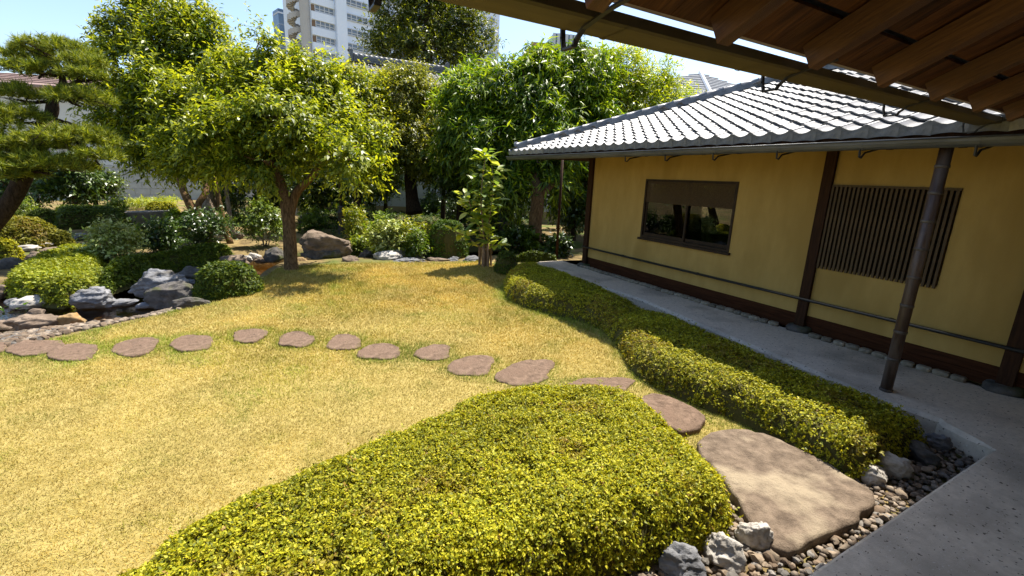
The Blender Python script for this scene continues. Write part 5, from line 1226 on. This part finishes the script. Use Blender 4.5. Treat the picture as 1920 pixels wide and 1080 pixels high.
# long stone block on the far bank
a = G(233, 426); b = G(328, 421); t = unit(b-a); L = np.linalg.norm(b-a); f = np.array([-t[1], t[0], 0])
blk = MB(); h = (426-399)*W(a)/FPX
pl = [a[:2], (a+t*L*.5-f*.04)[:2], b[:2], (b+f*.5)[:2], (a+f*.55)[:2]]
c = np.mean(pl, 0); o = put_stone('stone_block', 'long rough-cut stone block standing behind the variegated shrub', [np.asarray(p) for p in smooth_poly(pl, 2)], -.2, -.15+h, 'granite', .04, 9, None, .02)
# small stone lantern half hidden behind the sapling
g = G(940, 452); w_ = W(g); sl_ = empty('stone_lantern', g); tag(sl_, 'small dark stone lantern half hidden behind the sapling', 'lantern'); bpy.context.view_layer.update()
sub(MB().lathe(g, [(.16, -.05), (.16, .04), (.09, .07), (.08, .26), (.12, .29), (.12, .33)], 8), 'pedestal', M['rock_dark'], sl_)
sub(MB().lathe(g, [(.09, .33), (.09, .48)], 6), 'light_box', M['rock_dark'], sl_)
sub(MB().lathe(g, [(.24, .48), (.25, .51), (.14, .57), (.05, .60), (.06, .64), (.02, .69)], 6), 'cap', M['rock_dark'], sl_)

# ================================================================ NEIGHBOURING BUILDINGS
def frame_of(az):   # unit vectors along and away for a facade turned az degrees from +Y towards +X
    return np.array([math.sin(R(az)), math.cos(R(az)), 0.0]), np.array([-math.cos(R(az)), math.sin(R(az)), 0.0])
def hit(c, d, px, py=300):
    r = ray(px, py)[:2]; A = np.array([[d[0], -r[0]], [d[1], -r[1]]]); return np.linalg.solve(A, -c[:2])[0]
# white apartment block
d1, d2 = frame_of(75.5); C0 = P(601, 300, 100.0); C0[2] = LAWN_Z
L1 = hit(C0, d1, 929); L2 = hit(C0, d2, 551); HT = 62.0
tw = empty('apartment_block', C0); tag(tw, 'white high-rise apartment block with window bands and spiral stair', 'building'); bpy.context.view_layer.update()
def tb(mb, name, m, par=None): return sub(mb, name, m, par or tw)
up_ = np.array([0, 0, 1.0])
def fbox(mb, u0, u1, z0, z1, t0, t1): mb.obox(C0+d1*(u0+u1)/2+d2*(t0+t1)/2+up_*(z0+z1)/2, d1, d2, up_, (u1-u0)/2, (t1-t0)/2, (z1-z0)/2); return mb
tb(fbox(MB(), 0, L1, 0, HT, 0.6, L2), 'wall', M['tower'])
sx = hit(C0, d1, 642); ex = hit(C0, d1, 660)
tb(fbox(MB(), sx, ex, 0, HT, -.5, .598), 'pilaster', M['tower'])
u8 = hit(C0, d1, 905); tb(fbox(MB(), u8, L1, 0, HT, -.02, .598), 'pilaster', M['tower'])
zrow = [ZT(C0+d1*(hit(C0, d1, 625)), y) for y in (18, 47, 76, 104)]; pitch = (zrow[0]-zrow[3])/3; z00 = zrow[3]
rows = [z00+pitch*k for k in range(-5, 8)]
for z in rows: tb(fbox(MB(), 0, sx-.05, z-pitch*.74, z-pitch*.22, .25, .595), 'spandrel', M['tower'])
def wmesh(wd_, h, nn):
    a = MB(); fr = MB(); a.obox((0, 0, 0), d1, d2, up_, wd_/2, .05, h/2)
    for k in range(nn+1): fr.obox(d1*(-wd_/2+wd_*k/nn)-d2*.08, d1, d2, up_, .09, .06, h/2)
    for z, t in ((-h/2, .1), (-h*.12, .07), (h/2, .1)): fr.obox(up_*z-d2*.09, d1, d2, up_, wd_/2, .06, t)
    m1 = a.mesh('window'); m1.materials.append(M['tower_glass']); m2 = fr.mesh('window_frame'); m2.materials.append(M['tower_frame']); return m1, m2
cu = [(hit(C0, d1, 608), hit(C0, d1, 640), 4)]
u = hit(C0, d1, 661); step = hit(C0, d1, 702)-u
while u+step < u8-1: cu.append((u, u+step*.92, 4)); u += step
cu.append((hit(C0, d1, 911), hit(C0, d1, 920), 1))
for (u0, u1, nn) in cu:
    m1, m2 = wmesh(u1-u0, pitch*.42, nn)
    for z in rows:
        o = link('window', m1, None, tw); o.location = d1*(u0+u1)/2+d2*(.55 if nn > 1 else -.03)+up_*(z-C0[2]); o2 = link('window_frame', m2, None, o)
for z in rows: tb(fbox(MB(), .05, hit(C0, d1, 607), z-pitch*.5, z+pitch*.2, .4, .58), 'brown_panel', M['tower_brown'])
# spiral stair against the end wall
cx_ = C0+d2*(L2*.30)-d1*1.6; r_ = 1.5
tb(MB().lathe(cx_+d1*1.0-d2*3.0, [(1.1, 0), (1.1, HT)], 12), 'stair_shaft', M['stair'])
for z0 in np.arange(10, HT, pitch):
    mb = MB()
    for k in range(14):
        th = 2*math.pi*k/14; c = cx_+np.array([math.cos(th)*r_*.55, math.sin(th)*r_*.55, z0+pitch*k/14]); rd_ = np.array([math.cos(th), math.sin(th), 0]); mb.obox(c, rd_, np.array([-rd_[1], rd_[0], 0]), up_, r_*.5, .3, .06)
        c2 = c+rd_*r_*.48+up_*.5; mb.obox(c2, rd_, np.array([-rd_[1], rd_[0], 0]), up_, .03, .36, .45)
    tb(mb, 'stair_flight', M['stair'])
# blue glass tower behind
d1b, d2b = frame_of(75); Cb = P(545, 300, 170.0); Cb[2] = -.15
bt_ = empty('glass_tower', Cb); tag(bt_, 'narrow dark blue glass tower behind the apartment block', 'building'); bpy.context.view_layer.update()
hz = ZT(Cb, 20); wb = 170/FPX*14
sub(MB().obox(Cb+up_*hz/2, d1b, d2b, up_, wb*.55, wb, hz/2), 'curtain_wall', M['blue_glass'], bt_)
for k in range(14):
    z = hz-1.2-k*3.6
    sub(MB().obox(Cb+up_*z, d1b, d2b, up_, wb*.57, wb*1.02, .25), 'floor_band', M['pale_blue'] if k == 0 else M['tower_glass'], bt_)
# brown and blue office building
Co = P(1035, 300, 130.0); Co[2] = -.15; so_ = 130/FPX; do1, do2 = frame_of(110)
ob = empty('office_building', Co); tag(ob, 'brown office building with a striped blue glass core above the trees', 'building'); bpy.context.view_layer.update()
hA = ZT(Co, 98); hB = ZT(Co, 84)
sub(MB().obox(Co+up_*hA/2, do1, do2, up_, 58*so_, 8, hA/2), 'wall', M['brick'], ob)
core = sub(MB().obox(Co+up_*hB/2-do2*4-do1*3*so_, do1, do2, up_, 22*so_, 6, hB/2), 'glass_core', M['blue_glass'], ob)
for k in range(7): sub(MB().obox(Co+up_*hB/2-do2*10.1+do1*((-24+k*7)*so_), do1, do2, up_, .35, .15, hB/2), 'mullion', M['pale_blue'], ob)
for k in range(8): sub(MB().obox(Co+up_*(hA-4)+do1*((-52+k*15)*so_)-do2*8.05, do1, do2, up_, 4*so_, .1, 1.2), 'window', M['tower_glass'], ob)
# grey-roofed neighbour house above the annex ridge
Ch = P(1313, 137, 30.0); sh = 30/FPX; nb_ = empty('neighbour_house', (Ch[0], Ch[1], LAWN_Z)); tag(nb_, 'neighbour house with grey ribbed pyramid roof above the annex', 'house'); bpy.context.view_layer.update()
def roofpt(x, y, w): return P(x, y, w)
pk = roofpt(1313, 137, 30); pl_ = roofpt(958, 203, 30); pc = roofpt(1340, 195, 25); pr = roofpt(1582, 227, 30); pbk = pk+(pk-pc)*np.array([1, 1, 0]); pbk[2] = pc[2]
zq = (pl_[2]+pr[2])/2
for q_ in (pl_, pr, pc, pbk): q_[2] = zq
rf = sub(MB().add([pk, pl_, pc, pr, pbk], [(0, 1, 2), (0, 2, 3), (0, 3, 4), (0, 4, 1), (1, 4, 3, 2)]), 'roof', M['slate'], nb_)
for (A, B) in ((pl_, pc), (pc, pr)):
    for k in range(1, 16):
        t = k/16; p0 = A+(pk-A)*t; p1 = B+(pk-B)*t; sub(MB().tube([p0+up_*.03, p1+up_*.03], .035, 4), 'roof_seam', M['slate'], rf)
sub(MB().tube([pk+up_*.05, pc+up_*.05], .12, 6), 'hip_cap', M['pale_blue'], rf)
ce = (pl_+pc+pr+pbk)/4; hw = sub(MB(), 'wall', M['cream'], nb_); q4 = [ce+(p_-ce)*.88 for p_ in (pl_, pc, pr, pbk)]
V = [(p_[0], p_[1], -.3) for p_ in q4]+[(p_[0], p_[1], pc[2]-.02) for p_ in q4]; hw.data = MB().add(V, [(0, 1, 5, 4), (1, 2, 6, 5), (2, 3, 7, 6), (3, 0, 4, 7)]).mesh('wall'); hw.data.materials.append(M['cream'])
# storehouse with tiled ridge
ra, rb_ = P(662, 106, 22.0), P(834, 142, 24.0); rb_[2] = ra[2]; t = unit(rb_-ra); f = np.array([t[1], -t[0], 0]);
if f@(-ra) < 0: f = -f
kr = empty('storehouse', (*((ra+rb_)/2)[:2], LAWN_Z)); tag(kr, 'white plaster storehouse with grey tiled gable roof behind the rounded tree', 'building'); bpy.context.view_layer.update()
ea, eb = ra+f*2.6-up_*1.7-t*.3, rb_+f*2.6-up_*1.7+t*.3; ba, bb_ = ra-f*2.6-up_*1.7-t*.3, rb_-f*2.6-up_*1.7+t*.3; ra2, rb2 = ra-t*.3-up_*.25, rb_+t*.3-up_*.25
rf = sub(MB().add([ra2, rb2, ea, eb, ba, bb_], [(0, 2, 3, 1), (0, 1, 5, 4), (2, 4, 5, 3), (0, 4, 2), (1, 3, 5)]), 'roof', M['ridge'], kr)
n = int(np.linalg.norm(rb2-ra2)/.26)
for k in range(n+1):
    a = ra2+(rb2-ra2)*k/n; b = ea+(eb-ea)*k/n; sub(MB().tube([a+up_*.02, b+up_*.02], .055, 6), 'tile_column', M['tile_lip'], rf, True)
for k in range(1, 12):
    a = ra2+(ea-ra2)*k/12; b = rb2+(eb-rb2)*k/12; sub(MB().tube([a+up_*.01, b+up_*.01], .022, 4), 'tile_course', M['tile_lip'], rf)
for z, hh, wd_ in ((0.0, .09, .17), (.10, .07, .15), (.18, .07, .14)): sub(MB().obox((ra+rb_)/2+up_*(z-.18), t, f, up_, np.linalg.norm(rb_-ra)/2, wd_, hh/2), 'ridge_course', M['tile_lip'], rf)
nn = int(np.linalg.norm(rb_-ra)/.24)
for k in range(nn): a = ra+(rb_-ra)*k/nn; sub(MB().tube([a+up_*.07, a+t*.2+up_*.07], [.11, .095], 8), 'ridge_tile', M['tile'], rf, True)
for e, sg in ((ra, -1), (rb_, 1)): sub(MB().obox(e+t*sg*.1+up_*.0, t, f, up_, .07, .28, .26), 'ridge_end_tile', M['tile_lip'], rf); sub(MB().tube([e+t*sg*.08+up_*.2, e+t*sg*.2+up_*.32], .1, 8), 'ridge_end_tile', M['tile_lip'], rf)
sub(MB().obox(((ea+eb+ba+bb_)/4)*np.array([1, 1, 0])+up_*1.4, t, f, up_, np.linalg.norm(rb_-ra)/2, 2.1, 1.75), 'wall', M['kura_wall'], kr)
# garden wall, white with ochre plinth, behind the shrubs
wa, wb_ = P(560, 395, 19.0), P(1180, 390, 19.5); wa[2] = wb_[2] = LAWN_Z; t = unit(wb_-wa); f = np.array([-t[1], t[0], 0]); Lw = np.linalg.norm(wb_-wa); c = (wa+wb_)/2
gw = empty('garden_wall', c); tag(gw, 'grey-white plastered garden wall with ochre plinth behind the trees', 'wall'); bpy.context.view_layer.update()
sub(MB().obox(c+up_*1.15, t, f, up_, Lw/2, .10, .70), 'plaster', M['kura_wall'], gw); sub(MB().obox(c+up_*.2, t, f, up_, Lw/2, .13, .26), 'plinth', M['ochre_band'], gw)
sub(MB().obox(c+up_*1.92, t, f, up_, Lw/2, .2, .05), 'coping', M['tile_lip'], gw)
# low brown fence and white kerb seen under the annex eave
a = G(1010, 405); b = G(1180, 420); t = unit(b-a); f = np.array([-t[1], t[0], 0]); c = (a+b)/2; Lf = np.linalg.norm(b-a)+2
lf = empty('low_fence', c); tag(lf, 'red-brown boarded fence over a pale kerb seen under the annex eave', 'fence'); bpy.context.view_layer.update()
sub(MB().obox(c+up_*.1, t, f, up_, Lf/2, .1, .14), 'kerb', M['block'], lf)
k = 0
while k*.22 < Lf: sub(MB().obox(c+t*(-Lf/2+k*.22+.1)+up_*.75+f*.02, t, f, up_, .105, .012, .48), 'board', M['red_brown'], lf); k += 1
# neighbour house on the left with brown roof, block wall before it
wq = 23.0; a = P(-60, 152, wq); b = P(215, 186, wq+1.5); b[2] = a[2]; t = unit(b-a); f = np.array([t[1], -t[0], 0]);
if f@(-a) < 0: f = -f
bh = empty('brown_roof_house', (*((a+b)/2)[:2], LAWN_Z)); tag(bh, 'cream house with shallow brown roof behind the pine', 'house'); bpy.context.view_layer.update()
e0, e1 = a+f*.6, b+f*.6+t*1.0; r0, r1 = a-f*2.6+up_*.9, b-f*2.6+up_*.9+t*1.0
rf = sub(MB().add([e0, e1, r1, r0]+[p_-up_*.14 for p_ in (e0, e1, r1, r0)], [(0, 1, 2, 3), (7, 6, 5, 4), (0, 4, 5, 1), (1, 5, 6, 2), (2, 6, 7, 3), (3, 7, 4, 0)]), 'roof', M['brown_roof'], bh)
for k in range(1, 6): sub(MB().obox((e0+e1)/2+(r0-e0)*k/6+up_*.03, t, unit(r0-e0), np.cross(t, unit(r0-e0)), np.linalg.norm(e1-e0)/2, .03, .02), 'roof_course', M['brown_roof'], rf)
hh = a[2]-.14; L_ = np.linalg.norm(b-a)+1
sub(MB().obox(((a+b)/2)*np.array([1, 1, 0])-f*1.6+t*.3+up_*hh/2, t, f, up_, L_/2, 1.55, hh/2+.1), 'wall', M['cream'], bh)
for u in (-3.2, .2, 3.0):
    wi = sub(MB().obox(((a+b)/2)*np.array([1, 1, 0])-f*.04+t*u+up_*(hh*.55), t, f, up_, .7, .03, .5), 'window', M['tower_glass'], bh); bpy.context.view_layer.update()
    sub(MB().obox(((a+b)/2)*np.array([1, 1, 0])-f*.0+t*u+up_*(hh*.55-.55), t, f, up_, .8, .06, .05), 'window_sill', M['window_frame'], wi)
a = G(60, 376); b = G(470, 374); t = unit(b-a); f = np.array([-t[1], t[0], 0]); c = (a+b)/2; Lb = np.linalg.norm(b-a)+6
bw_ = empty('block_wall', c); tag(bw_, 'grey concrete block wall at the back of the far path', 'wall'); bpy.context.view_layer.update()
bm_ = MB().obox((0, 0, 0), t, f, up_, .29, .07, .142).mesh('block'); bm_.materials.append(M['block'])
for r_ in range(5):
    k = 0
    while k*.6 < Lb:
        o = link('block', bm_, None, bw_); o.location = t*(-Lb/2+k*.6+(.3 if r_ % 2 else 0))+up_*(.12+r_*.3)+f*.003*math.sin(k*5+r_); k += 1
sub(MB().obox(c+up_*.75, t, f, up_, Lb/2, .05, .8), 'mortar', M['kura_wall'], bw_)
sub(MB().obox(c+up_*1.62, t, f, up_, Lb/2, .11, .05), 'coping', M['block'], bw_)

#print('TRIS', sum(sum(len(p.vertices)-2 for p in m.polygons) if len(m.polygons) < 2000 else len(m.loops)-2*len(m.polygons) for m in bpy.data.meshes))
